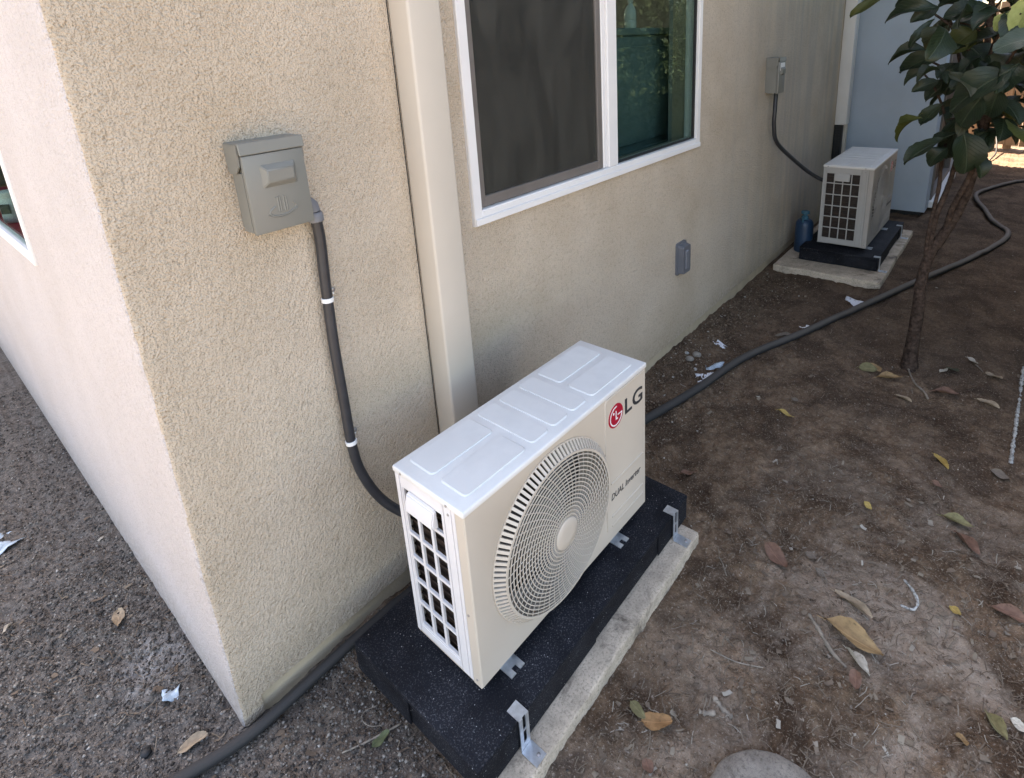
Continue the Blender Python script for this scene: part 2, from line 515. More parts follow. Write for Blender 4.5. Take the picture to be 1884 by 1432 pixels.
def wood_mat():
    m = N('weathered_fence_wood', 0.85, 0, 0.25)
    g = m.noise(1, 5, 0.65, m.co((30, 30, 1.6)))
    oi = m.t.nodes.new('ShaderNodeObjectInfo')
    c = m.mix(m.ramp(g, [(0.3, 0), (0.7, 1)]), (0.25, 0.15, 0.085), (0.46, 0.31, 0.19))
    c = m.mix(m.math('MULTIPLY', oi.outputs['Random'], 0.4), c, (0.30, 0.19, 0.12))
    m.color(c)
    m.bump(g, 0.002)
    return m.m
MT['wood'] = wood_mat()

def hose_mat():
    m = N('dusty_hose', 0.7, 0, 0.25)
    x, y, z = m.xyz()
    g = m.t.nodes.new('ShaderNodeNewGeometry')
    sp = m.t.nodes.new('ShaderNodeSeparateXYZ'); m.t.links.new(g.outputs['Normal'], sp.inputs[0])
    d = m.noise(16, 6, 0.7)
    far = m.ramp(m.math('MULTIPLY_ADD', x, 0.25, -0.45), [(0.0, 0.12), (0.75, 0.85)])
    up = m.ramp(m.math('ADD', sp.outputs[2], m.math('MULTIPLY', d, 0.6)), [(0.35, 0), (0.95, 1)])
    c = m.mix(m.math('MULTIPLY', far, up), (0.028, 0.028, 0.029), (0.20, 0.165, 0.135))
    m.color(c)
    m.bump(m.noise(180, 3), 0.0008)
    return m.m
MT['hose'] = hose_mat()

# ------------------------------------------------------------------ ground
_lat = np.random.RandomState(3).rand(8, 256, 256)
def vn(x, y, sc, k):
    X, Y = x * sc + 1000, y * sc + 1000
    i, j = np.floor(X).astype(int), np.floor(Y).astype(int)
    fx, fy = X - i, Y - j
    fx, fy = fx * fx * (3 - 2 * fx), fy * fy * (3 - 2 * fy)
    L = _lat[k % 8]
    g = lambda a, b: L[a % 256, b % 256]
    return (g(i, j) * (1 - fx) + g(i + 1, j) * fx) * (1 - fy) + (g(i, j + 1) * (1 - fx) + g(i + 1, j + 1) * fx) * fy

def hgt(x, y):
    x = np.asarray(x, float); y = np.asarray(y, float)
    h = 0.020 * (vn(x, y, 2.3, 0) - 0.5) + 0.012 * (vn(x, y, 7, 1) - 0.5) + 0.013 * (vn(x, y, 22, 2) - 0.5) + 0.010 * (vn(x, y, 60, 3) - 0.5) + 0.006 * (vn(x, y, 115, 4) - 0.5)
    return h * np.where((x > 12) | (y < -6) | (y > 6) | (x < -4), 0.2, 1) - 0.004

def axis(lo, fine0, fine1, hi, d):
    a = list(np.arange(fine0, fine1, d))
    s, v = d, fine1
    while v < hi: a.append(v); s *= 1.09; v += s
    a.append(hi)
    s, v = d, fine0 - d
    b = []
    while v > lo: b.append(v); s *= 1.14; v -= s
    b.append(lo)
    return np.array(b[::-1] + a)

gxs = axis(-150, -0.5, 2.6, 150, 0.008)
gys = axis(-150, -1.5, 1.3, 150, 0.008)
GX, GY = np.meshgrid(gxs, gys, indexing='ij')
GZ = hgt(GX, GY)
GZ = np.where((GX > 0.1) & (GY > 0.1), -0.03, GZ)
nx, ny = GX.shape
verts = np.stack([GX.ravel(), GY.ravel(), GZ.ravel()], 1)
idx = np.arange(nx * ny).reshape(nx, ny)
quads = np.stack([idx[:-1, :-1].ravel(), idx[1:, :-1].ravel(), idx[1:, 1:].ravel(), idx[:-1, 1:].ravel()], 1)
def np_mesh(name, V, F, smooth=False):
    me = bpy.data.meshes.new(name)
    k = F.shape[1]
    me.vertices.add(len(V)); me.vertices.foreach_set('co', V.astype(np.float32).ravel())
    me.loops.add(F.size); me.loops.foreach_set('vertex_index', F.astype(np.int32).ravel())
    me.polygons.add(len(F)); me.polygons.foreach_set('loop_start', np.arange(0, F.size, k, dtype=np.int32))
    me.update(calc_edges=True)
    if smooth: me.polygons.foreach_set('use_smooth', np.ones(len(F), bool))
    me.validate()
    return me
g_o = link_mesh('ground', np_mesh('ground', verts, quads, True), MT['soil'])
tag(g_o, 'bare dirt yard strip beside the house', None, None, 'structure')

pt = B(); box(pt, -5, -0.85, -0.9, 4.5, -0.12, 0.022, 0.01)  # concrete added out of view to bounce sun onto the end wall
tag(obj('reflector', pt, MT['stone']), 'added unseen concrete patio left of the house', None, None, 'structure')
PADS = [(0.26, 1.21, -0.665, -0.12), (3.56, 4.86, -0.73, -0.05)]
def blocked(x, y):
    if x > -0.002 and y > -0.004: return True
    if x > 5.5 and y > -0.70: return True
    for a, b, c, d in PADS:
        if a < x < b and c < y < d: return True
    return False

def scatter(n, sampler, smin, smax, seed, squash=(0.5, 0.9)):
    R = np.random.RandomState(seed)
    oc = np.array([(1, 0, 0), (-1, 0, 0), (0, 1, 0), (0, -1, 0), (0, 0, 1), (0, 0, -1)], float)
    of = np.array([(0, 2, 4), (2, 1, 4), (1, 3, 4), (3, 0, 4), (2, 0, 5), (1, 2, 5), (3, 1, 5), (0, 3, 5)])
    P = []
    while len(P) < n:
        x, y = sampler(R)
        if not blocked(x, y): P.append((x, y))
    P = np.array(P)
    s = smin + (smax - smin) * R.rand(n) ** 3.2
    A = R.normal(size=(n, 3, 3))
    Q, _ = np.linalg.qr(A)
    sc = s[:, None, None] * (0.55 + 0.6 * R.rand(n, 6, 1))
    V = np.einsum('nij,kj->nki', Q, oc) * sc
    V[:, :, 2] *= (squash[0] + (squash[1] - squash[0]) * R.rand(n, 1))
    V[:, :, 0] += P[:, 0:1]; V[:, :, 1] += P[:, 1:2]
    V[:, :, 2] += (hgt(P[:, 0], P[:, 1]) + s * 0.25)[:, None]
    F = (of[None] + 6 * np.arange(n)[:, None, None]).reshape(-1, 3)
    return V.reshape(-1, 3), F

def s_left(R):
    return (R.uniform(-0.6, 0.42), R.uniform(-0.75, 2.6) if R.rand() < 0.6 else R.uniform(-0.6, 0.9))
def s_wall(R):
    return (R.uniform(1.2, 3.6), -abs(R.normal(0, 0.16)) - 0.01)
def s_yard(R):
    return (0.3 + 4.5 * R.rand() ** 1.5, R.uniform(-1.6, -0.1))
GRIT = island('grit', [(0.0, (0.04, 0.035, 0.031)), (0.45, (0.11, 0.094, 0.081)), (0.8, (0.23, 0.20, 0.17)), (0.975, (0.34, 0.30, 0.255)), (1.0, (0.52, 0.48, 0.43))])
BGRIT = island('brown_grit', [(0.0, (0.10, 0.066, 0.042)), (0.5, (0.18, 0.122, 0.08)), (0.85, (0.22, 0.155, 0.105)), (0.97, (0.34, 0.27, 0.20)), (1.0, (0.5, 0.46, 0.40))])
def merged(name, parts, mat, label):
    Vs, Fs, o = [], [], 0
    for V, F in parts:
        Vs.append(V); Fs.append(F + o); o += len(V)
    ob = link_mesh(name, np_mesh(name, np.concatenate(Vs), np.concatenate(Fs)), mat)
    return tag(ob, label, None, None, 'stuff')
merged('gravel', [scatter(60000, s_left, 0.0012, 0.0068, 11)], GRIT, 'loose grey grit and pebbles round the house corner')
merged('gravel', [scatter(9000, s_wall, 0.0015, 0.010, 12), scatter(30000, s_yard, 0.0008, 0.0050, 13)], BGRIT, 'loose brown soil crumbs and grit over the yard')

def fibres(n, seed):
    R = np.random.RandomState(seed)
    V, F = [], []
    while len(V) < n * 8:
        if R.rand() < 0.72: x, y = 0.35 + 1.5 * R.rand() ** 1.2, R.uniform(-1.5, -0.68)
        elif R.rand() < 0.5: x, y = R.uniform(1.2, 4), R.uniform(-1.5, -0.1)
        else: x, y = R.uniform(-0.4, 0.3), R.uniform(-0.6, 1.2)
        if blocked(x, y): continue
        L = R.uniform(0.008, 0.035) * (1.6 if R.rand() < 0.1 else 1); w = R.uniform(0.0004, 0.0014)
        if R.rand() < 0.09: w *= 5; L *= 0.7
        a = R.normal(-0.6, 0.8); cv = R.normal(0, 0.7)
        b = len(V)
        px, py = x, y
        for k in range(4):
            c, s = math.cos(a), math.sin(a)
            z = float(hgt(px, py)) + 0.003 + 0.002 * R.rand()
            V.append((px - s * w, py + c * w, z)); V.append((px + s * w, py - c * w, z + 0.0004))
            px += c * L / 3; py += s * L / 3; a += cv / 3
        for k in range(3): F.append((b + 2 * k, b + 2 * k + 1, b + 2 * k + 3, b + 2 * k + 2))
    return np.array(V), np.array(F)
V_, F_ = fibres(5200, 5)
fo = link_mesh('dry_litter', np_mesh('dry_litter', V_, F_), island('dry_fibre', [(0.0, (0.13, 0.092, 0.065)), (0.5, (0.20, 0.148, 0.107)), (0.9, (0.26, 0.21, 0.155)), (1.0, (0.45, 0.4, 0.33))]))
tag(fo, 'shredded dry fibres and bark crumbs strewn over the dirt', None, None, 'stuff')

# ------------------------------------------------------------------ house
house = empty('house', (0, 0, 0), 0, 'beige stucco house with white framed windows along the dirt strip', 'house')
HZ = 2.95
FW = (0.93, 2.463, 1.062, 2.335)         # opening, front wall x0 x1 z0 z1
EW = (0.885, 2.715, 1.040, 2.345)          # opening, end wall y0 y1 z0 z1
WALL_END = 5.52
def outer_walls():
    bm = B()
    R = random.Random(2)
    # perimeter stations: end wall from far to corner, rounded corner, front wall
    st = [('e', 4.40), ('e', EW[1]), ('e', EW[0]), ('e', 0.3), ('e', 0.05)]
    rad = 0.012
    arc = [('c', k) for k in range(5)]
    st += arc + [('f', 0.05), ('f', 0.3), ('f', FW[0]), ('f', FW[1]), ('f', 3.6), ('f', WALL_END)]
    zs = sorted(set([0.0, 0.028, 0.055, HZ] + [FW[2], FW[3]] + [round(0.09 + 0.03 * k, 3) for k in range(95)]))
    zs = [z for z in zs if z <= HZ]
    def pos(s, z, corner_j):
        k, v = s
        if k == 'e': return Vector((0, v, z))
        if k == 'f': return Vector((v, 0, z))
        a = PI + v * (PI / 2) / 4
        j = corner_j
        return Vector((rad + (rad + j) * math.cos(a), rad + (rad + j) * math.sin(a), z))
    V = []
    for z in zs:
        j = R.uniform(-0.0025, 0.0025)
        V.append([bm.verts.new(pos(s, z, j)) for s in st])
    for i in range(len(zs) - 1):
        zc = (zs[i] + zs[i + 1]) / 2
        for k in range(len(st) - 1):
            a, b = st[k], st[k + 1]
            if a[0] == 'e' and b[0] == 'e' and a[1] <= EW[1] and b[1] >= EW[0] and EW[2] < zc < EW[3]: continue
            if a[0] == 'f' and b[0] == 'f' and a[1] >= FW[0] and b[1] <= FW[1] and FW[2] < zc < FW[3]: continue
            if zc < 0.055 and a[0] == 'f': continue                 # front plaster stops above the footing
            bm.faces.new((V[i][k], V[i][k + 1], V[i + 1][k + 1], V[i + 1][k]))
    # reveals
    def quad(*p): bm.faces.new([bm.verts.new(q) for q in p])
    T, TE = 0.13, 0.06
    x0, x1, z0, z1 = FW
    quad((x0, 0, z0), (x1, 0, z0), (x1, T, z0), (x0, T, z0)); quad((x0, 0, z1), (x1, 0, z1), (x1, T, z1), (x0, T, z1))
    quad((x0, 0, z0), (x0, T, z0), (x0, T, z1), (x0, 0, z1)); quad((x1, 0, z0), (x1, T, z0), (x1, T, z1), (x1, 0, z1))
    y0, y1, z0, z1 = EW
    quad((0, y0, z0), (0, y1, z0), (TE, y1, z0), (TE, y0, z0)); quad((0, y0, z1), (0, y1, z1), (TE, y1, z1), (TE, y0, z1))
    quad((0, y0, z0), (TE, y0, z0), (TE, y0, z1), (0, y0, z1)); quad((0, y1, z0), (TE, y1, z0), (TE, y1, z1), (0, y1, z1))
    # bottom return of the plaster over the footing
    quad((0.03, 0, 0.055), (WALL_END, 0, 0.055), (WALL_END, 0.02, 0.055), (0.03, 0.02, 0.055))
    quad((0.05, 0.0, 0.0), (0.05, 0.0, 0.055), (0.05, 0.02, 0.055), (0.05, 0.02, 0.0))
    return bm
wb = outer_walls()
wall_o = obj('wall', wb, MT['stucco'], house, smooth=True, recalc=False)
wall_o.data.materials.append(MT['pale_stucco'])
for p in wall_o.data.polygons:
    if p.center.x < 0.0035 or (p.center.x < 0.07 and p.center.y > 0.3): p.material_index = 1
bm = B(); box(bm, 0.03, WALL_END, 0.007, 0.05, -0.2, 0.058); obj('foundation', bm, MT['found'], house)
# room inside
bm = B()
holed_plate(bm, [0.06, FW[0], FW[1], 5.4], [0.02, FW[2], FW[3], 2.6], {(1, 1)}, 0.02, lambda a, b, d: Vector((a, 0.13 + d, b)))
holed_plate(bm, [0.13, EW[0], EW[1], 4.2], [0.02, EW[2], EW[3], 2.6], {(1, 1)}, 0.02, lambda a, b, d: Vector((0.06 + d, a, b)))
box(bm, 5.4, 5.45, 0.13, 4.2, 0.02, 2.6)
RW = [1.2, 4.6, 0.8, 2.2]  # unseen rear opening added to let more light into the room
holed_plate(bm, [0.06, RW[0], RW[1], 5.4], [0.02, RW[2], RW[3], 2.6], {(1, 1)}, 0.05, lambda a, b, d: Vector((a, 4.2 + d, b)))
box(bm, 0.05, 5.46, 0.13, 4.26, -0.02, 0.02); box(bm, 0.05, 5.46, 0.13, 4.26, 2.6, 2.64)
obj('interior_room', bm, MT['room'], house)
bm = B(); box(bm, -0.25, 8.45, -0.55, 5.0, HZ, HZ + 0.16, 0.01); box(bm, 5.52, 8.42, -1.05, -0.55, HZ, HZ + 0.16, 0.01)
obj('roof', bm, MT['roof'], house)
bm = B(); holed_plate(bm, [0.02, RW[0], RW[1], 8.2], [0, RW[2], RW[3], HZ], {(1, 1)}, 0.15, lambda a, b, d: Vector((a, 4.26 + d, b))); box(bm, 8.12, 8.2, 0.02, 4.25, 0, HZ); obj('rear_wall', bm, MT['stucco'], house)

def bar_frame(bm, x0, x1, z0, z1, l, r, b, t, y0, y1, bev=0.003):
    box(bm, x0, x0 + l, y0, y1, z0, z1, bev); box(bm, x1 - r, x1, y0, y1, z0, z1, bev)
    box(bm, x0 + l - 0.001, x1 - r + 0.001, y0 + 0.001, y1, z0, z0 + b, bev); box(bm, x0 + l - 0.001, x1 - r + 0.001, y0 + 0.001, y1, z1 - t, z1, bev)
# front window
bm = B()
bar_frame(bm, 0.905, 2.489, 1.040, 2.36, 0.037, 0.036, 0.046, 0.046, -0.012, 0.06)
win = obj('window', bm, MT['vinyl'], house, smooth=True)
bm = B(); box(bm, 0.909, 2.485, -0.018, -0.0115, 1.042, 1.064, 0.002); obj('sill', bm, MT['vinyl'], win)
bm = B(); box(bm, 1.662, 1.728, -0.009, 0.055, 1.0865, 2.3135, 0.003); box(bm, 1.638, 1.6615, 0.001, 0.055, 1.0865, 2.3135, 0.003); obj('mullion', bm, MT['vinyl'], win)
bm = B(); bar_frame(bm, 0.945, 1.636, 1.088, 2.31, 0.03, 0.030, 0.034, 0.03, 0.004, 0.02, 0.002); scf = obj('screen_frame', bm, MT['graybrown'], win)
bm = B(); box(bm, 0.976, 1.605, 0.011, 0.0125, 1.123, 2.279); obj('insect_screen', bm, MT['screen'], scf)
bm = B(); box(bm, 0.944, 1.637, 0.040, 0.044, 1.089, 2.311); obj('pane', bm, MT['glass_l'], win)
bm = B(); box(bm, 1.729, 2.452, 0.014, 0.018, 1.088, 2.311); obj('pane', bm, MT['glass_r'], win)
bm = B(); box(bm, 2.441, 2.452, 0.002, 0.0135, 1.088, 2.31); box(bm, 1.729, 2.4405, 0.004, 0.0135, 1.0875, 1.096); obj('gasket', bm, MT['gasket'], win)
# end window (same kind, seen edge on)
E_ = Matrix.Rotation(-PI / 2, 4, 'Z')     # x -> -y ; build with x=-y
bm = B()
for (a, b_, c, d, e, f) in ((-0.007, 0.020, 0.872, 0.900, 1.035, 2.36), (-0.007, 0.020, 2.70, 2.73, 1.035, 2.36), (-0.006, 0.020, 0.899, 2.701, 1.035, 1.070), (-0.006, 0.020, 0.899, 2.701, 2.32, 2.36), (-0.010, 0.020, 1.83, 1.90, 1.081, 2.311)):
    box(bm, a, b_, c, d, e, f, 0.003)
win2 = obj('window', bm, MT['vinyl'], house, smooth=True)
bm = B(); box(bm, 0.006, 0.010, 0.899, 1.831, 1.069, 2.321); obj('pane', bm, MT['glass_e'], win2)
bm = B(); box(bm, 0.006, 0.010, 1.899, 2.701, 1.069, 2.321); obj('pane', bm, MT['glass_e'], win2)
# projecting wing further along
bm = B()
box(bm, 5.522, 5.62, -0.69, 0.02, 0.03, HZ)
box(bm, 5.62, 5.78, -0.69, -0.6, 0.03, HZ); box(bm, 7.1, 8.2, -0.69, -0.6, 0.03, HZ); box(bm, 5.78, 7.1, -0.69, -0.6, 2.1, HZ); box(bm, 8.11, 8.2, -0.6, 0.0, 0.03, HZ)
wing = obj('wing_wall', bm, MT['bluewall'], house)
bm = B(); box(bm, 5.80, 7.08, -0.66, -0.61, 0.09, 2.08); door = obj('patio_door', bm, MT['gasket'], house)
bm = B(); bar_frame(bm, 5.775, 7.105, 0.085, 2.11, 0.05, 0.05, 0.05, 0.05, -0.705, -0.63); obj('door_frame', bm, MT['graybrown'], door)
bm = B(); box(bm, 5.74, 7.14, -0.76, -0.60, 0.02, 0.082, 0.006); obj('threshold', bm, MT['vinyl'], door)
bm = B(); box(bm, 5.53, 8.2, -0.66, 0.0, -0.1, 0.04); obj('foundation', bm, MT['gasket'], house)

# things seen inside
c_ = B()
pts = []
for k in range(60):
    s = k / 59
    pts.append((2.60 + 0.42 * s, 0.19 + 0.022 * math.sin(s * 34) + 0.008 * math.sin(s * 11), 0))
vv = [[c_.verts.new((p[0], p[1], z)) for p in pts] for z in (0.5, 2.45)]
for k in range(59): c_.faces.new((vv[0][k], vv[0][k + 1], vv[1][k + 1], vv[1][k]))
cu = obj('curtain', c_, MT['curtain'], smooth='all')
md = cu.modifiers.new('thick', 'SOLIDIFY'); md.thickness = 0.003
tag(cu, 'pale green curtain gathered at the right side of the front window', 'curtain')
dr = empty('dresser', (2.95, 0.50, 0.02), 0, 'teal dresser standing behind the right pane of the front window', 'dresser')
bm = B(); box(bm, -0.95, 0.75, -0.24, 0.24, 0.0, 1.57, 0.005); obj('carcass', bm, MT['dresser'], dr)
bm = B(); box(bm, -0.97, 0.77, -0.26, 0.26, 1.572, 1.605, 0.004); obj('top', bm, MT['dresser'], dr)
for k in range(3):
    bm = B(); box(bm, -0.93, 0.73, -0.255, -0.241, 0.05 + 0.5 * k, 0.52 + 0.5 * k, 0.004); obj('drawer', bm, MT['dresser'], dr)
bo = empty('water_bottle', (2.325, 0.285, 1.626), 0, 'clear water bottle on top of the dresser behind the front window', 'bottle')
bm = B(); lathe(bm, [(0.025, 0), (0.029, 0.005), (0.029, 0.03), (0.026, 0.035), (0.029, 0.04), (0.029, 0.075), (0.022, 0.095), (0.012, 0.108), (0.011, 0.115)], 18); obj('bottle_body', bm, MT['bottle'], bo, smooth=True)
bm = B(); lathe(bm, [(0.0135, 0.1155), (0.0135, 0.13), (0.011, 0.133)], 14); obj('cap', bm, MT['white'], bo, smooth=True)
tb = empty('counter', (0.42, 2.0, 0.02), 0, 'tall narrow counter under a red cloth just inside the end window', 'counter')
bm = B(); box(bm, -0.33, 0.29, -1.05, 0.85, 0.99, 1.02, 0.004); obj('counter_top', bm, MT['wood'], tb)
for sx in (-0.25, 0.25):
    for sy in (-0.8, 0.8):
        bm = B(); box(bm, sx - 0.025, sx + 0.025, sy - 0.025, sy + 0.025, 0, 0.989); obj('leg', bm, MT['wood'], tb)
bm = B(); box(bm, 0.024, 0.66, 0.97, 2.68, 1.0415, 1.0475, 0.0025)
tag(obj('red_cloth', bm, MT['cloth']), 'red cloth spread over the sill and counter inside the end window', 'cloth')
ja = empty('white_jar', (0.074, 1.61, 1.048), 0, 'white plastic jar with a small label standing on the red cloth', 'jar')
bm = B(); lathe(bm, [(0.038, 0), (0.042, 0.005), (0.042, 0.092), (0.039, 0.098)], 24); obj('jar_body', bm, MT['white'], ja, smooth=True)
bm = B(); lathe(bm, [(0.044, 0.0985), (0.044, 0.114), (0.040, 0.117)], 24); obj('lid', bm, MT['white'], ja, smooth=True)
bm = B(); prism(bm, [(-0.022, -0.018), (0.022, -0.018), (0.022, 0.018), (-0.022, 0.018)], lambda a, b, d: Vector((-0.0305 + a * 0.55 - d, -0.0312 - a * 0.55 - d, 0.055 + b)), 0, 0.001); obj('jar_label', bm, MT['ink'], ja)

# ------------------------------------------------------------------ line set covers
def cover(x0, x1, dep, z0, z1, label, mt='beige'):
    e = empty('downspout_cover', (x0, 0, z0), 0, label, 'downspout')
    bm = B(); box(bm, 0, x1 - x0, -dep, -0.0005, 0, z1 - z0, 0.008, 3); obj('cover_body', bm, MT[mt], e, smooth=True)
    return e
c1 = cover(0.686, 0.792, 0.078, 0.30, 2.94, 'beige square downspout cover running down behind the near air conditioner')
bm = B(); box(bm, -0.0024, -0.0004, -0.0016, -0.0002, 0, 2.6); obj('caulk_seam', bm, MT['gasket'], c1)
c2 = cover(5.19, 5.31, 0.09, 0.80, 2.94, 'far pale downspout cover ending above black lines behind the far air conditioner', 'palemetal')
bm = B(); box(bm, 0.004, 0.07, -0.06, -0.001, -0.62, -0.001, 0.004)
for k in range(26):
    for q in range(2):
        box(bm, -0.001, 0.005, -0.048 + 0.026 * q, -0.030 + 0.026 * q, -0.60 + 0.023 * k, -0.588 + 0.023 * k)
obj('black_lines', bm, MT['gasket'], c2)
bm = B(); box(bm, 0.071, 0.112, -0.084, -0.001, -0.70, -0.0005, 0.004); obj('lower_channel', bm, MT['beige'], c2)

# ------------------------------------------------------------------ electrical boxes
def disconnect(x0, x1, z0, z1, dep, label, emblem=True):
    e = empty('disconnect_box', (x0, 0, z0), 0, label, 'electrical box', 'disconnect boxes on the stucco wall')
    w, h = x1 - x0, z1 - z0
    bm = B(); box(bm, 0.004, w - 0.004, -dep + 0.014, 0.004, 0.006, h - 0.012, 0.003); obj('box_body', bm, MT['boxgray'], e)
    bm = B()
    box(bm, 0.0, w, -dep, -dep + 0.013, 0.0, h - 0.024, 0.0035, 2)
    box(bm, 0.0005, 0.0035, -dep + 0.0132, -0.012, 0.004, h - 0.06); box(bm, w - 0.0035, w - 0.0005, -dep + 0.0132, -0.012, 0.004, h - 0.06)
    cv = obj('front_cover', bm, MT['boxgray'], e, smooth=True)
    bm = B()
    Mr = Matrix.Translation((0, -dep, h - 0.024)) @ Matrix.Rotation(math.radians(-7), 4, 'X')
    box(bm, -0.003, w + 0.003, -0.003, 0.002, 0.001, 0.026, 0.0015, 1, Mr)
    box(bm, -0.003, w + 0.003, -dep + 0.004, 0.003, h - 0.0015, h + 0.0015, 0.001)
    for xx in (-0.0045, w + 0.0012):                # rounded ears of the hood
        poly = [(-dep + 0.006, h - 0.001), (-0.002, h - 0.001), (-0.002, h - 0.052), (-0.010, h - 0.062), (-dep + 0.026, h - 0.060), (-dep + 0.010, h - 0.045)]
        prism(bm, poly, lambda a, b, d, xx=xx: Vector((xx + d, a, b)), 0, 0.0033)
    obj('hood', bm, MT['boxgray'], e)
    bm = B()
    cx, cz = w * 0.53, h * 0.625
    lo = [(-0.038, -0.024), (0.038, -0.024), (0.038, 0.024), (-0.038, 0.024)]
    a = [bm.verts.new((cx + p[0], -dep - 0.0002, cz + p[1])) for p in lo]
    b_ = [bm.verts.new((cx + p[0] * 0.74, -dep - 0.011, cz + p[1] * 0.52)) for p in lo]
    for k in range(4): bm.faces.new((a[k], a[(k + 1) % 4], b_[(k + 1) % 4], b_[k]))
    bm.faces.new(b_)
    bmesh.ops.bevel(bm, geom=list(bm.edges), offset=0.0015, segments=2, affect='EDGES')
    obj('raised_handle', bm, MT['boxgray'], cv, smooth=True)
    if emblem:
        bm = B()
        ex, ez = w * 0.5, h * 0.23
        def orb(a0, a1, rx, rz, tilt, n=20):
            P = []
            for k in range(n + 1):
                t = math.radians(a0 + (a1 - a0) * k / n)
                x_, z_ = rx * math.cos(t), rz * math.sin(t)
                P.append((ex + x_ * math.cos(tilt) - z_ * math.sin(tilt), -dep - 0.0002, ez + x_ * math.sin(tilt) + z_ * math.cos(tilt)))
            return P
        tube(bm, orb(120, 395, 0.030, 0.012, 0.12), 0.0019, 5)
        tube(bm, orb(190, 345, 0.034, 0.0155, 0.12), 0.0014, 5)
        for sx in (-0.009, 0.004):
            tube(bm, [(ex + sx, -dep, ez + 0.028 - 0.001 * sx), (ex + sx, -dep, ez - 0.004)], 0.0019, 5)
            tube(bm, [(ex + sx + 0.005, -dep, ez + 0.026), (ex + sx + 0.005, -dep, ez - 0.004)], 0.0017, 5)
            tube(bm, [(ex + sx - 0.003, -dep, ez - 0.004), (ex + sx + 0.008, -dep, ez - 0.004)], 0.0010, 5)
        tube(bm, [(ex - 0.014, -dep, ez + 0.027), (ex - 0.004, -dep, ez + 0.029)], 0.001, 5)
        obj('embossed_emblem', bm, MT['boxgray'], cv, smooth=True)
    return e
disconnect(0.238, 0.370, 1.210, 1.400, 0.066, 'grey disconnect box with embossed emblem on the near wall')
bx2 = disconnect(3.42, 3.53, 1.215, 1.425, 0.080, 'small grey disconnect box on the far wall past the window', False)
bm = B(); box(bm, 0.016, 0.094, -0.0815, -0.0803, 0.135, 0.180); obj('sticker', bm, MT['white'], bx2)

def conduit(pts, r, label, strap_at):
    e = empty('conduit', pts[0], 0, label, 'conduit', 'conduits from box to air conditioner')
    o = Vector(pts[0])
    bm = B(); P = [p - o for p in cat_rom(pts, 10)]; tube(bm, P, r, 14); obj('cable', bm, MT['conduit'], e, smooth=True)
    for z in strap_at:
        i = min(range(len(P)), key=lambda k: abs(P[k].z + o.z - z))
        p, t = P[i], (P[i + 1] - P[i - 1]).normalized()
        q = t.to_track_quat('Z', 'Y').to_matrix().to_4x4()
        bm = B()
        lathe(bm, [(r + 0.0008, -0.0055), (r + 0.0020, -0.005), (r + 0.0020, 0.005), (r + 0.0008, 0.0055)], 18, Matrix.Translation(p) @ q)
        box(bm, p.x + r, p.x + r + 0.016, -o.y - 0.004, -o.y - 0.0015, p.z + 0.000, p.z + 0.014, 0.0008)
        st = obj('strap', bm, MT['white'], e, smooth=True)
        bm = B(); lathe(bm, [(0.006, 0), (0.006, 0.003), (0.003, 0.0045)], 10, Matrix.Translation((p.x + r + 0.013, -o.y - 0.0042, p.z + 0.013)) @ Matrix.Rotation(PI / 2, 4, 'X')); obj('screw', bm, MT['screw'], st, smooth=True)
    return e
cd = conduit([(0.392, -0.024, 1.222), (0.396, -0.024, 1.16), (0.393, -0.022, 1.08), (0.390, -0.021, 1.0), (0.386, -0.021, 0.87), (0.386, -0.022, 0.717), (0.386, -0.024, 0.588), (0.397, -0.03, 0.495), (0.432, -0.05, 0.395), (0.485, -0.095, 0.325), (0.54, -0.17, 0.30), (0.56, -0.25, 0.30)], 0.0128, 'charcoal conduit dropping from the near disconnect box, held by two white straps', (1.005, 0.595))
bm = B()
tube(bm, [(-0.024, 0, 0.028), (-0.012, 0, 0.026), (-0.002, 0, 0.014), (0, 0, 0.0)], [0.011, 0.0135, 0.0145, 0.0150], 14)
lathe(bm, [(0.0165, -0.014), (0.0185, -0.012), (0.0185, 0.006), (0.016, 0.009)], 10, Matrix.Translation((0.001, 0, -0.012)))
obj('elbow_fitting', bm, MT['fitting'], cd, smooth=True)
conduit([(3.495, -0.045, 1.217), (3.478, -0.05, 1.11), (3.479, -0.05, 1.022), (3.521, -0.06, 0.908), (3.72, -0.10, 0.775), (3.89, -0.165, 0.655), (3.95, -0.235, 0.596), (3.99, -0.27, 0.58)], 0.0128, 'black conduit curving from the far disconnect box to the far air conditioner', ())
oc = empty('outlet_cover', (2.262, 0, 0.415), 0, 'small slate grey weatherproof cover low on the wall below the window', 'outlet cover')
bm = B(); prism(bm, rounded(0.10, 0.170, 0.012), lambda a, b, d: Vector((0.05 + a, -d, 0.085 + b)), 0.0005, 0.012, 0.001); obj('backplate', bm, MT['dgrey'], oc)
bm = B(); prism(bm, rounded(0.086, 0.155, 0.012), lambda a, b, d: Vector((0.05 + a, -d, 0.083 + b)), 0.0122, 0.040, 0.006); fl = obj('flip_lid', bm, MT['dgrey'], oc)
bm = B(); prism(bm, rounded(0.030, 0.10, 0.006), lambda a, b, d: Vector((0.048 + a, -d, 0.083 + b)), 0.0402, 0.046, 0.004); obj('raised_rib', bm, MT['fitting'], fl)

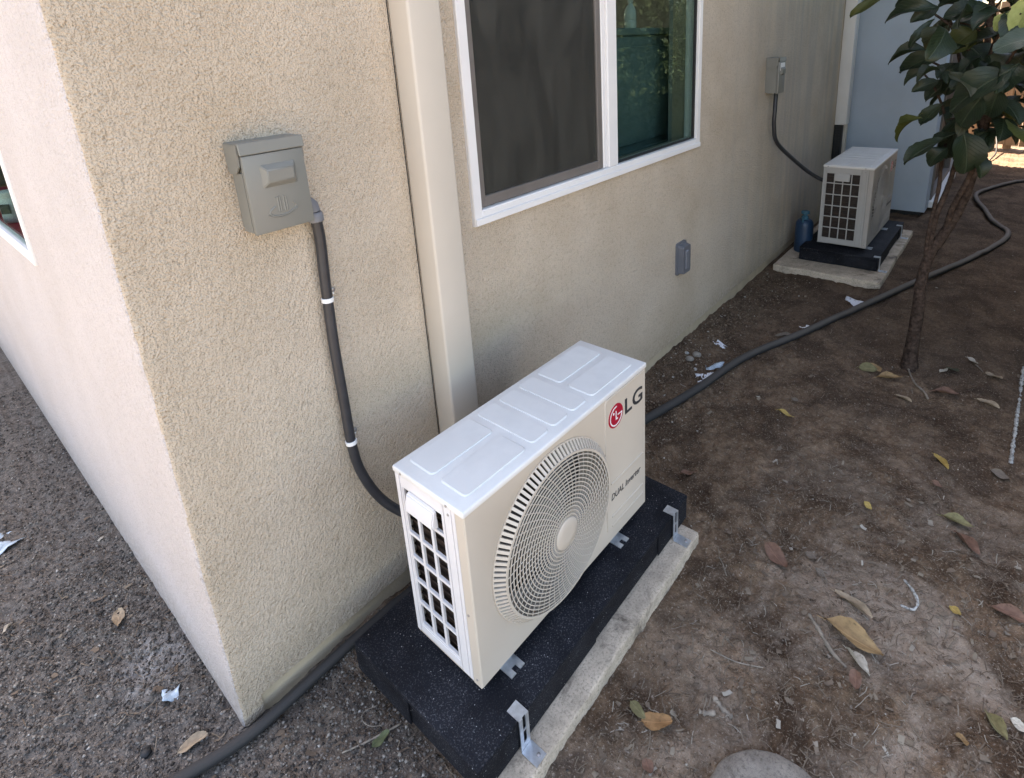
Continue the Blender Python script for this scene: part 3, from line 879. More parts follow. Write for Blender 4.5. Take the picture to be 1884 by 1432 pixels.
# ------------------------------------------------------------------ slabs and pads
def slab(x0, x1, y0, y1, label):
    bm = B(); box(bm, x0, x1, y0, y1, -0.09, 0.040, 0.006, 2)
    es = [e for e in bm.edges if e.calc_length() > 0.2]
    bmesh.ops.subdivide_edges(bm, edges=es, cuts=30, use_grid_fill=True)
    R = random.Random(5)
    for v in bm.verts:
        v.co += Vector((R.uniform(-1, 1), R.uniform(-1, 1), R.uniform(-1, 1))) * 0.0011
    o = obj('concrete_slab', bm, MT['slab'], smooth=True)
    return tag(o, label, 'slab', 'concrete slabs under the air conditioners')
slab(0.285, 1.176, -0.635, -0.165, 'stained concrete slab showing as a strip beside the near black pad')
slab(3.645, 4.90, -0.698, -0.050, 'pale concrete slab under the far air conditioner')

def eq_pad(x0, x1, y0, y1, label):
    e = empty('equipment_pad', (x0, y0, 0.0425), 0, label, 'equipment pad', 'black pads under the air conditioners')
    w, d, h = x1 - x0, y1 - y0, 0.0915
    bm = B(); box(bm, 0.007, w - 0.007, 0.007, d - 0.007, 0, h - 0.016, 0.004); box(bm, 0, w, 0, d, h - 0.0155, h, 0.006, 2)
    obj('pad_core', bm, MT['pad'], e, smooth=True)
    for (a, b, c, f) in ((0.0015, 0.45 * w, 0.0035, 0.0065), (0.80 * w, w - 0.0015, 0.0035, 0.0065)):
        bm = B(); box(bm, a, b, c, f, 0.001, h - 0.016, 0.001); obj('side_rib', bm, MT['pad'], e)
    bm = B(); box(bm, 0.0015, 0.0065, 0.52 * d, d - 0.0015, 0.001, h - 0.016, 0.001); obj('side_rib', bm, MT['pad'], e)
    return e
PT = 0.134
eq_pad(0.243, 1.208, -0.579, -0.128, 'black plastic equipment pad dusted with white under the near air conditioner')
eq_pad(3.83, 4.785, -0.645, -0.163, 'black plastic equipment pad under the far air conditioner')

def holddown(x, y, label):
    """strap bolted down: y = pad edge"""
    e = empty('hold_down_bracket', (x, y, 0), 0, label, 'bracket', 'metal brackets holding the pads down')
    w = 0.015
    bm = B()
    box(bm, -w, w, 0.0, 0.032, PT + 0.0012, PT + 0.0032)
    obj('top_plate', bm, MT['zinc'], e)
    bm = B()
    for s in (-1, 1): box(bm, min(s * w, s * 0.005), max(s * w, s * 0.005), -0.0055, -0.0030, 0.0440, PT + 0.0032)
    box(bm, -0.005, 0.005, -0.0054, -0.0031, 0.0440, 0.060); box(bm, -0.005, 0.005, -0.0054, -0.0031, 0.095, 0.099)
    box(bm, -w, w, -0.0029, -0.0002, PT + 0.0013, PT + 0.0031)
    obj('slotted_strap', bm, MT['zinc'], e)
    bm = B(); box(bm, -w - 0.002, w + 0.002, -0.050, -0.0058, 0.0417, 0.0439); obj('base_plate', bm, MT['zinc'], e)
    bm = B(); lathe(bm, [(0.0045, 0), (0.0045, 0.002), (0.002, 0.0035)], 10, Matrix.Translation((0.004, -0.038, 0.0440))); obj('screw', bm, MT['screw'], e, smooth=True)
    return e
holddown(0.381, -0.5795, 'metal hold down bracket at the near end of the near pad')
holddown(1.112, -0.5795, 'metal hold down bracket at the far end of the near pad')
holddown(3.86, -0.6455, 'metal hold down bracket at the near end of the far pad')
holddown(4.66, -0.6455, 'metal hold down bracket at the far end of the far pad')

# ------------------------------------------------------------------ air conditioners
def air_con(loc, rz, W, H, D, cols, label, BODY=None, SIDE=None):
    BODY = BODY or MT['acbody']; SIDE = SIDE or MT['acside']
    e = empty('air_conditioner', loc, rz, label, 'air conditioner', 'outdoor air conditioner units')
    k = H / 0.497
    z0 = 0.028                                   # underside of casing above the pad
    FL = lambda u, v, w: Vector((u, -v, z0 + w))
    # --- casing: back, right side, bottom, back corner
    bm = B()
    box(bm, 0.002, W - 0.002, -0.006, -0.003, z0 + 0.004, z0 + H - 0.01)
    box(bm, W - 0.004, W - 0.001, -D + 0.03, -0.003, z0 + 0.004, z0 + H - 0.01)
    box(bm, 0.002, W - 0.002, -D + 0.004, -0.002, z0, z0 + 0.0035)
    obj('casing', bm, BODY, e)
    # --- side grille panel
    vs0, vs1 = 0.024, D - 0.078
    bw = 0.0085 if cols < 4 else 0.0062
    cw = (vs1 - vs0 - bw * (cols - 1)) / cols
    A = [0.002, vs0]
    for c in range(cols):
        A.append(A[-1] + cw)
        if c < cols - 1: A.append(A[-1] + bw)
    A.append(D - 0.029)
    rows = 5
    w0, w1 = 0.036 * k, 0.383 * k
    rh = (w1 - w0 - bw * (rows - 1)) / rows
    Z = [0.004, w0]
    for r_ in range(rows):
        Z.append(Z[-1] + rh); Z.append(Z[-1] + bw)
    Z.append(0.446 * k); Z.append(H - 0.012)
    holes = {(1 + 2 * c, 1 + 2 * r_) for c in range(cols) for r_ in range(rows + 1)}
    bm = B()
    holed_plate(bm, A, Z, holes, 0.006, lambda a, b, d: FL(0.003 + d, a, b))
    sg = obj('side_grille', bm, SIDE, e)
    bm = B()                                      # proud strips framing the grille
    for (a, b, p) in ((0.001, 0.013, 0.0), (0.0155, 0.020, 0.0012), (vs1 + 0.006, vs1 + 0.010, 0.0005), (vs1 + 0.014, vs1 + 0.036, 0.0), (vs1 + 0.0385, D - 0.029, 0.0)):
        box(bm, p, 0.0032, -b, -a, z0 + 0.006, z0 + H - 0.014 - (0.03 if 0.01 < a < 0.02 else 0), 0.0008)
    box(bm, 0.0004, 0.0032, -vs1 - 0.0055, -0.0205, z0 + 0.448 * k, z0 + H - 0.016, 0.0008)
    box(bm, 0.0004, 0.0032, -vs1 - 0.0055, -0.0205, z0 + 0.008, z0 + w0 - 0.006, 0.0008)
    obj('side_trim', bm, SIDE, sg)
    # handle scoop
    bm = B()
    poly = [(0.0, 0.452 * k), (-0.010, 0.447 * k), (-0.017, 0.415 * k), (-0.017, 0.404 * k), (0.002, 0.400 * k)]
    h0, h1 = 0.046, min(vs1 - 0.012, 0.142)
    if cols > 3: h0, h1 = 0.075, 0.165
    prism(bm, poly, lambda a, b, d: Vector((a + 0.002, -d, z0 + b)), h0, h1)
    bmesh.ops.bevel(bm, geom=list(bm.edges), offset=0.003, segments=2, affect='EDGES')
    obj('handle', bm, SIDE, e, smooth=True)
    # coil inside
    bm = B()
    box(bm, 0.022, 0.027, -D + 0.06, -0.012, z0 + 0.006, z0 + H - 0.02)
    for i in range(18):
        box(bm, 0.016, 0.0225, -D + 0.062, -0.014, z0 + 0.012 + i * (H - 0.04) / 18, z0 + 0.016 + i * (H - 0.04) / 18)
    box(bm, 0.028, W - 0.15, -0.030, -0.025, z0 + 0.006, z0 + H - 0.02)
    obj('coil', bm, MT['coil'], e)
    # --- front panel with round opening
    cu_, cw_, R0 = 0.2875 * W / 0.72, 0.238 * k, 0.2275 * min(k, W / 0.72)
    Nn = 96
    angs = sorted([2 * PI * i / Nn for i in range(Nn)] + [math.atan2(b - cw_, a - cu_) % (2 * PI) for a in (0, W) for b in (0.002, H - 0.006)])
    bm = B()
    def edge_pt(a):
        c, s = math.cos(a), math.sin(a)
        ts = []
        if c > 1e-9: ts.append((W - cu_) / c)
        if c < -1e-9: ts.append((0 - cu_) / c)
        if s > 1e-9: ts.append((H - 0.006 - cw_) / s)
        if s < -1e-9: ts.append((0.002 - cw_) / s)
        t = min(ts)
        return (cu_ + c * t, cw_ + s * t)
    ring = []
    for a in angs:
        q = edge_pt(a)
        ci = (cu_ + R0 * math.cos(a), cw_ + R0 * math.sin(a))
        ci2 = (cu_ + (R0 + 0.004) * math.cos(a), cw_ + (R0 + 0.004) * math.sin(a))
        qi = (min(max(q[0], 0.003), W - 0.003), min(max(q[1], 0.005), H - 0.009))
        ring.append([bm.verts.new(FL(q[0], D - 0.0275, q[1])), bm.verts.new(FL(q[0], D - 0.003, q[1])), bm.verts.new(FL(qi[0], D, qi[1])), bm.verts.new(FL(*((ci2[0], D, ci2[1])))), bm.verts.new(FL(ci[0], D - 0.003, ci[1])), bm.verts.new(FL(ci[0], D - 0.10, ci[1]))])
    for i in range(len(ring)):
        a, b = ring[i], ring[(i + 1) % len(ring)]
        for j in range(5): bm.faces.new((a[j], b[j], b[j + 1], a[j + 1]))
    fp = obj('front_panel', bm, BODY, e, smooth=True)
    # embossed lines of the label field
    bm = B()
    us = W / 0.72
    rr = 0.012
    u0, u1, wa, wb_ = 0.508 * us, 0.706 * us, 0.050 * k, 0.478 * k
    path = [(u0, wa)] + [(u0, wb_ - rr)] + [(u0 + rr - rr * math.cos(t), wb_ - rr + rr * math.sin(t)) for t in (0.5, 1.0, 1.5708)] + [(u1, wb_)]
    tube(bm, [FL(p[0], D + 0.0004, p[1]) for p in path], 0.0026, 6)
    for wl_ in (0.198, 0.085, 0.052):
        tube(bm, [FL(0.532 * us, D + 0.0004, wl_ * k), FL(0.703 * us, D + 0.0004, wl_ * k)], 0.0026, 6)
    obj('embossed_lines', bm, BODY, fp, smooth=True)
    # --- dark interior
    bm = B()
    box(bm, 0.035, W - 0.012, -D + 0.11, -D + 0.105, z0 + 0.008, z0 + H - 0.02)
    obj('inner_bulkhead', bm, MT['dark'], e)
    # --- fan
    bm = B()
    for b_ in range(3):
        a0 = b_ * 2 * PI / 3 + 0.4
        grid = []
        for i in range(6):
            rad_ = 0.04 + (R0 - 0.055) * i / 5
            row = []
            for j in range(7):
                an = a0 + (j / 6 - 0.5) * 1.35 + 0.12 * i
                row.append(bm.verts.new(FL(cu_ + rad_ * math.cos(an), D - 0.085 + 0.040 * (j / 6), cw_ + rad_ * math.sin(an))))
            grid.append(row)
        for i in range(5):
            for j in range(6): bm.faces.new((grid[i][j], grid[i][j + 1], grid[i + 1][j + 1], grid[i + 1][j]))
    fan = obj('fan', bm, MT['blade'], e, smooth='all')
    sm = fan.modifiers.new('thick', 'SOLIDIFY'); sm.thickness = 0.003
    # --- fan guard (domed)
    dk = 1.0 if cols < 4 else 0.35
    def dome(r):
        return dk * dome0(r)
    def dome0(r):
        if r > R0 - 0.024: return 0.022 * (R0 - r) / 0.024
        return 0.022 + 0.010 * (1 - (r / (R0 - 0.024)) ** 2)
    bm = B()
    def ring_wire(r, wd, dp, n=112):
        vs = []
        v = D + dome(r)
        for i in range(n):
            a = 2 * PI * i / n
            c, s = math.cos(a), math.sin(a)
            vs.append([bm.verts.new(FL(cu_ + (r + q) * c, v + t, cw_ + (r + q) * s)) for q, t in ((-wd / 2, -dp), (wd / 2, -dp), (wd / 2, 0), (-wd / 2, 0))])
        for i in range(n):
            a, b = vs[i], vs[(i + 1) % n]
            for j in range(4): bm.faces.new((a[j], b[j], b[(j + 1) % 4], a[(j + 1) % 4]))
    nr = 17
    r_in, r_out = 0.038, R0 - 0.024
    for i in range(nr + 1):
        r = r_in + (r_out - r_in) * i / nr
        ring_wire(r, 0.0025 if i < nr else 0.006, 0.0024 if cols < 4 else 0.0010)
    ring_wire(R0 - 0.001, 0.004, 0.004)
    ns = 52
    for i in range(ns):
        P = []
        for j in range(9):
            r = r_in + (r_out - r_in) * j / 8
            a = 2 * PI * i / ns + 0.38 * (j / 8) ** 1.1
            P.append(FL(cu_ + r * math.cos(a), D + dome(r) - 0.0016, cw_ + r * math.sin(a)))
        tube(bm, P, 0.0011, 4, False)
    nv = 104 if cols < 4 else 66
    for i in range(nv):
        a = 2 * PI * i / nv
        c, s = math.cos(a), math.sin(a)
        tw = 0.0036
        quadv = []
        for r, dv in ((R0 - 0.0005, 0.001), (R0 - 0.0235, 0.022 * dk)):
            for sgn in (-1, 1):
                for dd in (0, -0.006 * dk):
                    quadv.append(bm.verts.new(FL(cu_ + r * c - sgn * tw * s, D + dv + dd, cw_ + r * s + sgn * tw * c)))
        A_, B_ = quadv[:4], quadv[4:]
        for x, y in ((0, 1), (1, 3), (3, 2), (2, 0)): bm.faces.new((A_[x], A_[y], B_[y], B_[x]))
    fg = obj('fan_guard', bm, BODY, e, smooth=True)
    bm = B()
    lathe(bm, [(0.041, -0.008), (0.041, 0.002), (0.038, 0.004), (0.02, 0.0048), (0.001, 0.005)], 40, Matrix.Translation(FL(cu_, D + 0.031 * dk, cw_)) @ Matrix.Rotation(PI / 2, 4, 'X'))
    obj('guard_hub', bm, BODY, fg, smooth=True)
    # --- top cover
    bm = B(); box(bm, -0.003, W + 0.003, -D - 0.0025, 0.003, z0 + H - 0.016, z0 + H, 0.0045, 3)
    tp = obj('top_cover', bm, MT['actop'], e, smooth=True)
    ds = D / 0.234
    P_ = [(0.030, 0.226, 0.014, 0.102), (0.030, 0.226, 0.124, 0.210), (0.246, 0.310, 0.014, 0.210), (0.326, 0.388, 0.014, 0.210), (0.404, 0.466, 0.014, 0.210), (0.486, 0.690, 0.014, 0.102), (0.486, 0.690, 0.124, 0.210)]
    for (a, b, c, d) in P_:
        bm = B()
        cx, cy = (a + b) / 2 * us, (c + d) / 2 * ds
        prism(bm, rounded((b - a) * us, (d - c) * ds, 0.012), lambda p, q, t: FL(cx + p, cy + q, H + t), 0.0002, 0.0030, 0.0036)
        obj('embossed_panel', bm, MT['actop'], tp)
    # --- screws
    for (u, v, w) in ((-0.0032, 0.028, H - 0.009), (-0.0032, D - 0.05, H - 0.009), (0.0, D - 0.05, H - 0.034), (0.0, D - 0.02, H * 0.42), (0.0, D - 0.015, 0.02)):
        bm = B(); lathe(bm, [(0.0032, 0), (0.0032, 0.001), (0.0018, 0.002)], 10, Matrix.Translation(FL(u, v, w)) @ Matrix.Rotation(-PI / 2, 4, 'Y')); obj('screw', bm, MT['screw'], e, smooth=True)
    # --- feet
    for u in (0.095 * us, 0.565 * us):
        for sgn in (1, -1):
            bm = B()
            vA, vB = (D - 0.05, D + 0.021) if sgn > 0 else (-0.021, 0.05)
            box(bm, u - 0.023, u + 0.023, -max(vA, vB) + (0.017 if sgn > 0 else 0.0), -min(vA, vB) - (0.0 if sgn > 0 else 0.017), 0.0012, 0.0040)
            box(bm, u - 0.020, u + 0.020, -(D - 0.02) if sgn > 0 else -0.045, -(D - 0.045) if sgn > 0 else -0.02, 0.004, z0 - 0.0005)
            for s2 in (-1, 1):
                x0_, x1_ = sorted((u + s2 * 0.023, u + s2 * 0.007))
                if sgn > 0: box(bm, x0_, x1_, -vB, -vB + 0.0172, 0.0012, 0.0040, 0.0)
                else: box(bm, x0_, x1_, -vA - 0.0172, -vA, 0.0012, 0.0040, 0.0)
            obj('foot', bm, MT['zinc'], e)
    # --- badge and lettering
    bx_, bz_, br = 0.560 * us, 0.408 * k, 0.036 * us
    FN = lambda a, b, d: FL(bx_ + a, D + d, bz_ + b)
    bm = B(); prism(bm, [(br * math.cos(t * PI / 24), br * math.sin(t * PI / 24)) for t in range(48)], FN, 0.0002, 0.0014, 0.0006)
    bd = obj('badge', bm, MT['red'], e)
    bm = B()
    def strip(p, d0=0.0015, d1=0.0019):
        prism(bm, p, FN, d0, d1)
    ro, ri = br * 0.84, br * 0.74
    for i in range(30):
        a0, a1 = math.radians(82 + 278 * i / 30), math.radians(82 + 278 * (i + 1) / 30)
        strip([(ri * math.cos(a0), ri * math.sin(a0)), (ro * math.cos(a0), ro * math.sin(a0)), (ro * math.cos(a1), ro * math.sin(a1)), (ri * math.cos(a1), ri * math.sin(a1))])
    q = br
    strip([(0.22 * q, -0.05 * q), (0.84 * q, -0.05 * q), (0.84 * q, 0.05 * q), (0.22 * q, 0.05 * q)], 0.0015, 0.0020)
    strip([(-0.06 * q, -0.34 * q), (0.05 * q, -0.34 * q), (0.05 * q, 0.42 * q), (-0.06 * q, 0.42 * q)])
    strip([(0.051 * q, -0.34 * q), (0.24 * q, -0.34 * q), (0.24 * q, -0.24 * q), (0.051 * q, -0.24 * q)])
    strip([(-0.34 * q + 0.11 * q * math.cos(t * PI / 6), 0.32 * q + 0.11 * q * math.sin(t * PI / 6)) for t in range(12)])
    obj('badge_mark', bm, MT['white'], bd)
    me = text_mesh('LG', 0.072 * us, 0.0004, 0.0011, 0, 1.02)
    xs = [v.co.x for v in me.vertices]; ys = [v.co.y for v in me.vertices]
    sx_, sy_ = 0.094 * us / (max(xs) - min(xs)), 0.050 * us / (max(ys) - min(ys))
    for v in me.vertices: v.co = FL(0.607 * us + (v.co.x - min(xs)) * sx_, D + 0.0006 + v.co.z, 0.384 * k + (v.co.y - min(ys)) * sy_)
    link_mesh('lettering', me, MT['ink'], e)
    me = text_mesh('DUAL Inverter', 0.030, 0.0003, 0.0002, 0.18, 1.0)
    xs = [v.co.x for v in me.vertices]; ys = [v.co.y for v in me.vertices]
    sc_ = 0.158 * us / (max(xs) - min(xs))
    for v in me.vertices: v.co = FL(0.531 * us + (v.co.x - min(xs)) * sc_, D + 0.0005 + v.co.z, 0.140 * k + (v.co.y - min(ys)) * sc_ * 1.15)
    link_mesh('lettering', me, MT['ink'], e)
    return e
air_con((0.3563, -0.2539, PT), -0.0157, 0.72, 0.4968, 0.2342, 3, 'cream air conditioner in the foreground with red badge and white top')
air_con((3.915, -0.252, PT), -0.006, 0.775, 0.545, 0.300, 4, 'far air conditioner with four column side grille beside the slim tree', MT['farbody'], MT['farside'])

# jug behind the far unit
jg = empty('blue_canister', (4.02, -0.135, 0.040), 0, 'dark blue canister standing between the wall and the far air conditioner', 'canister')
bm = B(); lathe(bm, [(0.052, 0), (0.060, 0.008), (0.060, 0.20), (0.056, 0.222), (0.045, 0.238), (0.036, 0.242)], 28); obj('canister_body', bm, MT['jug'], jg, smooth=True)
bm = B(); lathe(bm, [(0.024, 0.2425), (0.024, 0.262), (0.016, 0.268), (0.016, 0.28), (0.028, 0.284), (0.028, 0.30), (0.022, 0.304)], 20); obj('valve_cap', bm, MT['jugcap'], jg, smooth=True)
bm = B(); tube(bm, [(-0.05, 0, 0.23), (-0.05, 0, 0.255), (-0.03, 0, 0.272), (-0.012, 0, 0.272)], 0.006, 8); obj('carry_handle', bm, MT['jugcap'], jg, smooth=True)

# ------------------------------------------------------------------ hose
HR = 0.0182
hp = [(-0.62, 0.30), (-0.34, 0.09), (-0.137, 0.004), (-0.012, -0.032), (0.084, -0.036), (0.209, -0.034), (0.36, -0.034), (0.60, -0.045), (0.9, -0.06), (1.2, -0.095), (1.45, -0.150), (1.64, -0.193), (1.957, -0.263), (2.364, -0.335), (2.79, -0.497), (3.375, -0.693), (3.882, -0.868), (4.434, -1.074), (4.949, -1.225), (5.22, -1.262), (5.36, -1.225), (5.62, -1.135), (5.906, -1.085), (6.213, -1.010), (6.45, -0.985), (6.652, -1.029), (7.031, -1.177), (7.30, -1.34), (7.6, -1.6)]
bm = B()
pp = cat_rom([(x, y, 0) for x, y in hp], 10)
R_ = random.Random(3)
pl = []
for p in pp:
    h = float(np.mean(hgt(p.x + np.array([-.02, 0, .02]), p.y + np.array([0, .02, -.02]))))
    pl.append(Vector((p.x, p.y, max(-0.002, h) + 0.016 + 0.002 * math.sin(p.x * 5))))
tube(bm, pl, [HR - 0.0042 * min(1, max(0, (1.5 - p.x) / 0.5)) for p in pl], 16)
tag(obj('hose', bm, MT['hose'], smooth=True), 'long dusty black hose running along the wall and snaking across the yard', 'hose')

# ------------------------------------------------------------------ leaves
def leaf_mesh(name, mat, oval=0.0, fold=0.25, curl=0.15, seed=0, teeth=0.0, nu=12):
    """unit length along +x, half width 0.5 at widest (scaled per object)"""
    R = random.Random(seed)
    bm = B()
    rows = []
    ph = R.uniform(0, 6)
    for i in range(nu + 1):
        t = i / nu
        w = 0.5 * (math.sin(PI * t ** (0.85 - 0.15 * oval))) ** (0.85 - 0.25 * oval)
        if i in (0, nu): w = 0.008
        w *= 1 + teeth * math.sin(i * 2.6 + ph)
        row = []
        for j in (-2, -1, 0, 1, 2):
            y = w * j / 2
            z = fold * abs(y) + curl * (t - 0.4) ** 2 * (1 if curl > 0 else 1) + 0.06 * math.sin(7 * t + ph + 1.3 * j) * abs(j) / 2
            row.append(bm.verts.new((t + (0.04 * abs(j) / 2 if 0 < i < nu else 0), y, z)))
        rows.append(row)
    for i in range(nu):
        for j in range(4): bm.faces.new((rows[i][j], rows[i + 1][j], rows[i + 1][j + 1], rows[i][j + 1]))
    # stalk
    bmesh.ops.recalc_face_normals(bm, faces=bm.faces)
    tube(bm, [(-0.13, 0, -0.02), (-0.06, 0, 0.0), (0.03, 0, 0.006)], [0.010, 0.009, 0.006], 5)
    me = bpy.data.meshes.new(name)
    bm.to_mesh(me); bm.free()
    for p in me.polygons: p.use_smooth = True
    me.materials.append(mat)
    return me

# tree ------------------------------------------------------------
tree = empty('tree', (2.75, -0.985, 0), 0, 'slim leaning tree with broad dark green leaves in front of the far unit', 'tree')
TO = Vector((2.75, -0.985, 0))
def limb(name, pts, rad, n=10, sub=6):
    P = cat_rom(pts, sub)
    m_ = len(P)
    R = random.Random(len(pts) + int(pts[-1][0] * 1000))
    rads = []
    for i in range(m_):
        q = i / (m_ - 1) * (len(rad) - 1)
        k = min(int(q), len(rad) - 2)
        rads.append((rad[k] + (rad[k + 1] - rad[k]) * (q - k)) * R.uniform(0.93, 1.08))
    bm = B(); tube(bm, [p - TO for p in P], rads, n)
    return obj(name, bm, MT['bark'], tree, smooth='all')
limb('trunk', [(2.74, -0.985, -0.03), (2.752, -0.982, 0.06), (2.757, -0.984, 0.31), (2.765, -0.978, 0.40), (2.79, -0.991, 0.534), (2.82, -1.028, 0.639), (2.86, -1.065, 0.741), (2.90, -1.094, 0.885), (2.935, -1.10, 1.10), (2.95, -1.08, 1.30), (2.96, -1.06, 1.65), (2.98, -1.05, 2.1)], [0.042, 0.030, 0.0245, 0.023, 0.023, 0.020, 0.018, 0.016, 0.014, 0.011, 0.006])
limb('branch', [(2.785, -0.990, 0.52), (2.80, -0.992, 0.708), (2.82, -1.018, 0.85), (2.84, -1.028, 0.93), (2.90, -1.035, 1.10), (2.9, -1.0, 1.35), (2.93, -0.92, 1.6)], [0.013, 0.012, 0.011, 0.010, 0.009, 0.007, 0.005], 8)
limb('branch', [(2.785, -0.988, 0.50), (2.78, -0.978, 0.601), (2.79, -0.982, 0.74), (2.80, -0.99, 0.86), (2.80, -0.985, 0.97), (2.83, -0.985, 1.12), (2.80, -0.93, 1.28), (2.77, -0.86, 1.38)], [0.010, 0.009, 0.008, 0.008, 0.007, 0.006, 0.005, 0.003], 8)
limb('branch', [(2.83, -1.035, 0.66), (2.81, -1.05, 0.78), (2.80, -1.085, 0.90), (2.78, -1.11, 1.04), (2.74, -1.13, 1.25), (2.68, -1.15, 1.38), (2.6, -1.2, 1.5)], [0.013, 0.012, 0.011, 0.010, 0.008, 0.006, 0.004], 8)
limb('branch', [(2.94, -1.085, 1.15), (2.88, -1.0, 1.32), (2.82, -0.90, 1.40), (2.77, -0.84, 1.43)], [0.010, 0.007, 0.005, 0.003], 6)
limb('branch', [(2.95, -1.08, 1.30), (2.87, -0.98, 1.50), (2.80, -0.88, 1.60), (2.76, -0.78, 1.68)], [0.010, 0.007, 0.005, 0.003], 6)
limb('branch', [(2.95, -1.075, 1.35), (2.85, -1.1, 1.48), (2.72, -1.14, 1.53), (2.6, -1.17, 1.57)], [0.009, 0.007, 0.005, 0.003], 6)
R_ = random.Random(77)
for _ in range(9):
    z_ = R_.uniform(1.05, 1.6); p_ = Vector((2.93, -1.07, z_))
    a_ = R_.uniform(1.2, 4.4); l_ = R_.uniform(0.14, 0.26)
    d_ = Vector((math.cos(a_), math.sin(a_), R_.uniform(-0.1, 0.5)))
    limb('twig', [p_, p_ + d_ * l_ * 0.5 + Vector((0, 0, 0.02)), p_ + d_ * l_], [0.005, 0.0035, 0.002], 6, 5)
LM = [leaf_mat('leaf_dark_green', (0.010, 0.019, 0.009), (0.021, 0.036, 0.016), (0.05, 0.07, 0.04), 0.12),
      leaf_mat('leaf_yellow_green', (0.05, 0.06, 0.012), (0.075, 0.085, 0.02), (0.10, 0.11, 0.04), 0.3),
      leaf_mat('leaf_olive', (0.035, 0.038, 0.017), (0.055, 0.058, 0.027), (0.08, 0.08, 0.045), 0.2),
      leaf_mat('leaf_grey_green', (0.05, 0.075, 0.06), (0.075, 0.11, 0.085), (0.15, 0.19, 0.15)),
      leaf_mat('leaf_young_sunlit', (0.34, 0.40, 0.12), (0.52, 0.58, 0.22), (0.45, 0.5, 0.2), 0.45)]  # young leaf colour brightened to carry the sunlight on the top right leaves
leaf_lib = {}
for k, mt in enumerate(LM):
    leaf_lib[k] = [leaf_mesh('leaf', mt, o_, f_, c__, 10 * k + q, t_) for q, (o_, f_, c__, t_) in enumerate([(0.25, 0.25, -0.4, 0.05), (0.55, 0.4, -0.6, 0.07), (0.4, 0.3, -0.3, 0.05), (0.75, 0.25, -0.35, 0.05), (0.15, 0.5, -0.7, 0.06), (0.6, 0.15, -0.9, 0.06)])]
def put_leaf(mesh, base, tip, width, normal, parent, origin, name='leaf'):
    a = (tip - base); L = a.length; a.normalize()
    n = (normal - a * normal.dot(a)).normalized()
    b = n.cross(a)
    M = Matrix(((a.x * L, b.x * width, n.x * L, base.x), (a.y * L, b.y * width, n.y * L, base.y), (a.z * L, b.z * width, n.z * L, base.z), (0, 0, 0, 1)))
    o = bpy.data.objects.new(name, mesh)
    COL.objects.link(o)
    if parent:
        o.parent = parent
        M = Matrix.Translation(-origin) @ M
    o.matrix_basis = M
    return o
HERO = [(2.750,-0.749,1.693,2.750,-0.583,1.623,0.055,1),(2.750,-0.880,1.625,2.750,-0.707,1.597,0.058,0),(2.800,-0.888,1.621,2.800,-0.810,1.571,0.059,0),(2.700,-0.890,1.565,2.700,-0.824,1.469,0.035,0),(2.700,-0.880,1.460,2.700,-0.749,1.428,0.043,0),(2.600,-0.922,1.538,2.600,-0.913,1.455,0.098,2),(2.700,-0.987,1.459,2.700,-0.783,1.376,0.074,0),(2.800,-0.887,1.374,2.800,-0.802,1.318,0.047,0),(2.750,-0.929,1.325,2.750,-0.851,1.287,0.050,0),(2.550,-1.150,1.365,2.550,-0.995,1.228,0.116,0),(2.600,-1.089,1.261,2.600,-1.038,1.151,0.097,0),(2.600,-1.147,1.296,2.600,-1.123,1.191,0.086,0),(2.700,-1.166,1.246,2.700,-1.232,1.172,0.072,0),(2.500,-1.211,1.486,2.500,-1.109,1.455,0.084,3),(2.600,-1.197,1.614,2.600,-1.155,1.503,0.078,4),(2.650,-1.126,1.570,2.650,-1.098,1.514,0.045,4),(2.600,-0.892,1.188,2.600,-0.807,1.094,0.049,1),(2.700,-0.961,1.229,2.700,-0.891,1.144,0.054,0),(2.650,-0.985,1.095,2.650,-0.859,1.002,0.076,0),(2.700,-0.998,1.050,2.700,-0.944,0.976,0.062,0),(2.650,-1.062,1.112,2.650,-1.092,0.952,0.118,0),(2.700,-1.102,1.111,2.700,-1.157,1.044,0.075,0),(2.800,-1.017,1.151,2.800,-1.001,0.974,0.092,0),(2.800,-0.968,1.320,2.800,-0.891,1.241,0.078,0),(2.850,-1.020,1.382,2.850,-0.950,1.271,0.114,0),(2.800,-1.025,1.513,2.800,-0.943,1.442,0.097,1),(2.850,-1.028,1.596,2.850,-0.911,1.585,0.089,0),(2.800,-1.143,1.402,2.800,-1.068,1.319,0.108,0),(2.600,-1.184,1.390,2.600,-1.157,1.302,0.088,0),(2.750,-1.097,1.508,2.750,-1.009,1.462,0.094,0),(2.900,-1.027,1.446,2.900,-1.102,1.355,0.115,0),(2.950,-0.944,1.627,2.950,-1.030,1.532,0.116,0),(2.800,-0.821,1.674,2.800,-0.747,1.638,0.050,0),(2.900,-0.928,1.562,2.900,-0.878,1.499,0.060,2),(2.720,-1.104,1.019,2.720,-1.145,0.943,0.067,0)]
for q, h in enumerate(HERO):
    b_, t_ = Vector(h[0:3]), Vector(h[3:6])
    n_ = ((CAMP - b_).normalized() * 0.75 + Vector((0.1, -0.1, 0.75)) + Vector((rnd.uniform(-.3, .3), rnd.uniform(-.3, .3), rnd.uniform(-.3, .3)))).normalized()
    t_ = t_ + Vector((rnd.uniform(-0.05, 0.05), 0, 0))
    me = leaf_lib[h[7]][3 if (h[7] in (2, 3) or h[6] > 0.09) else q % 3]
    put_leaf(me, b_ + (b_ - t_) * 0.12, t_, h[6] * 1.12, n_, tree, TO)
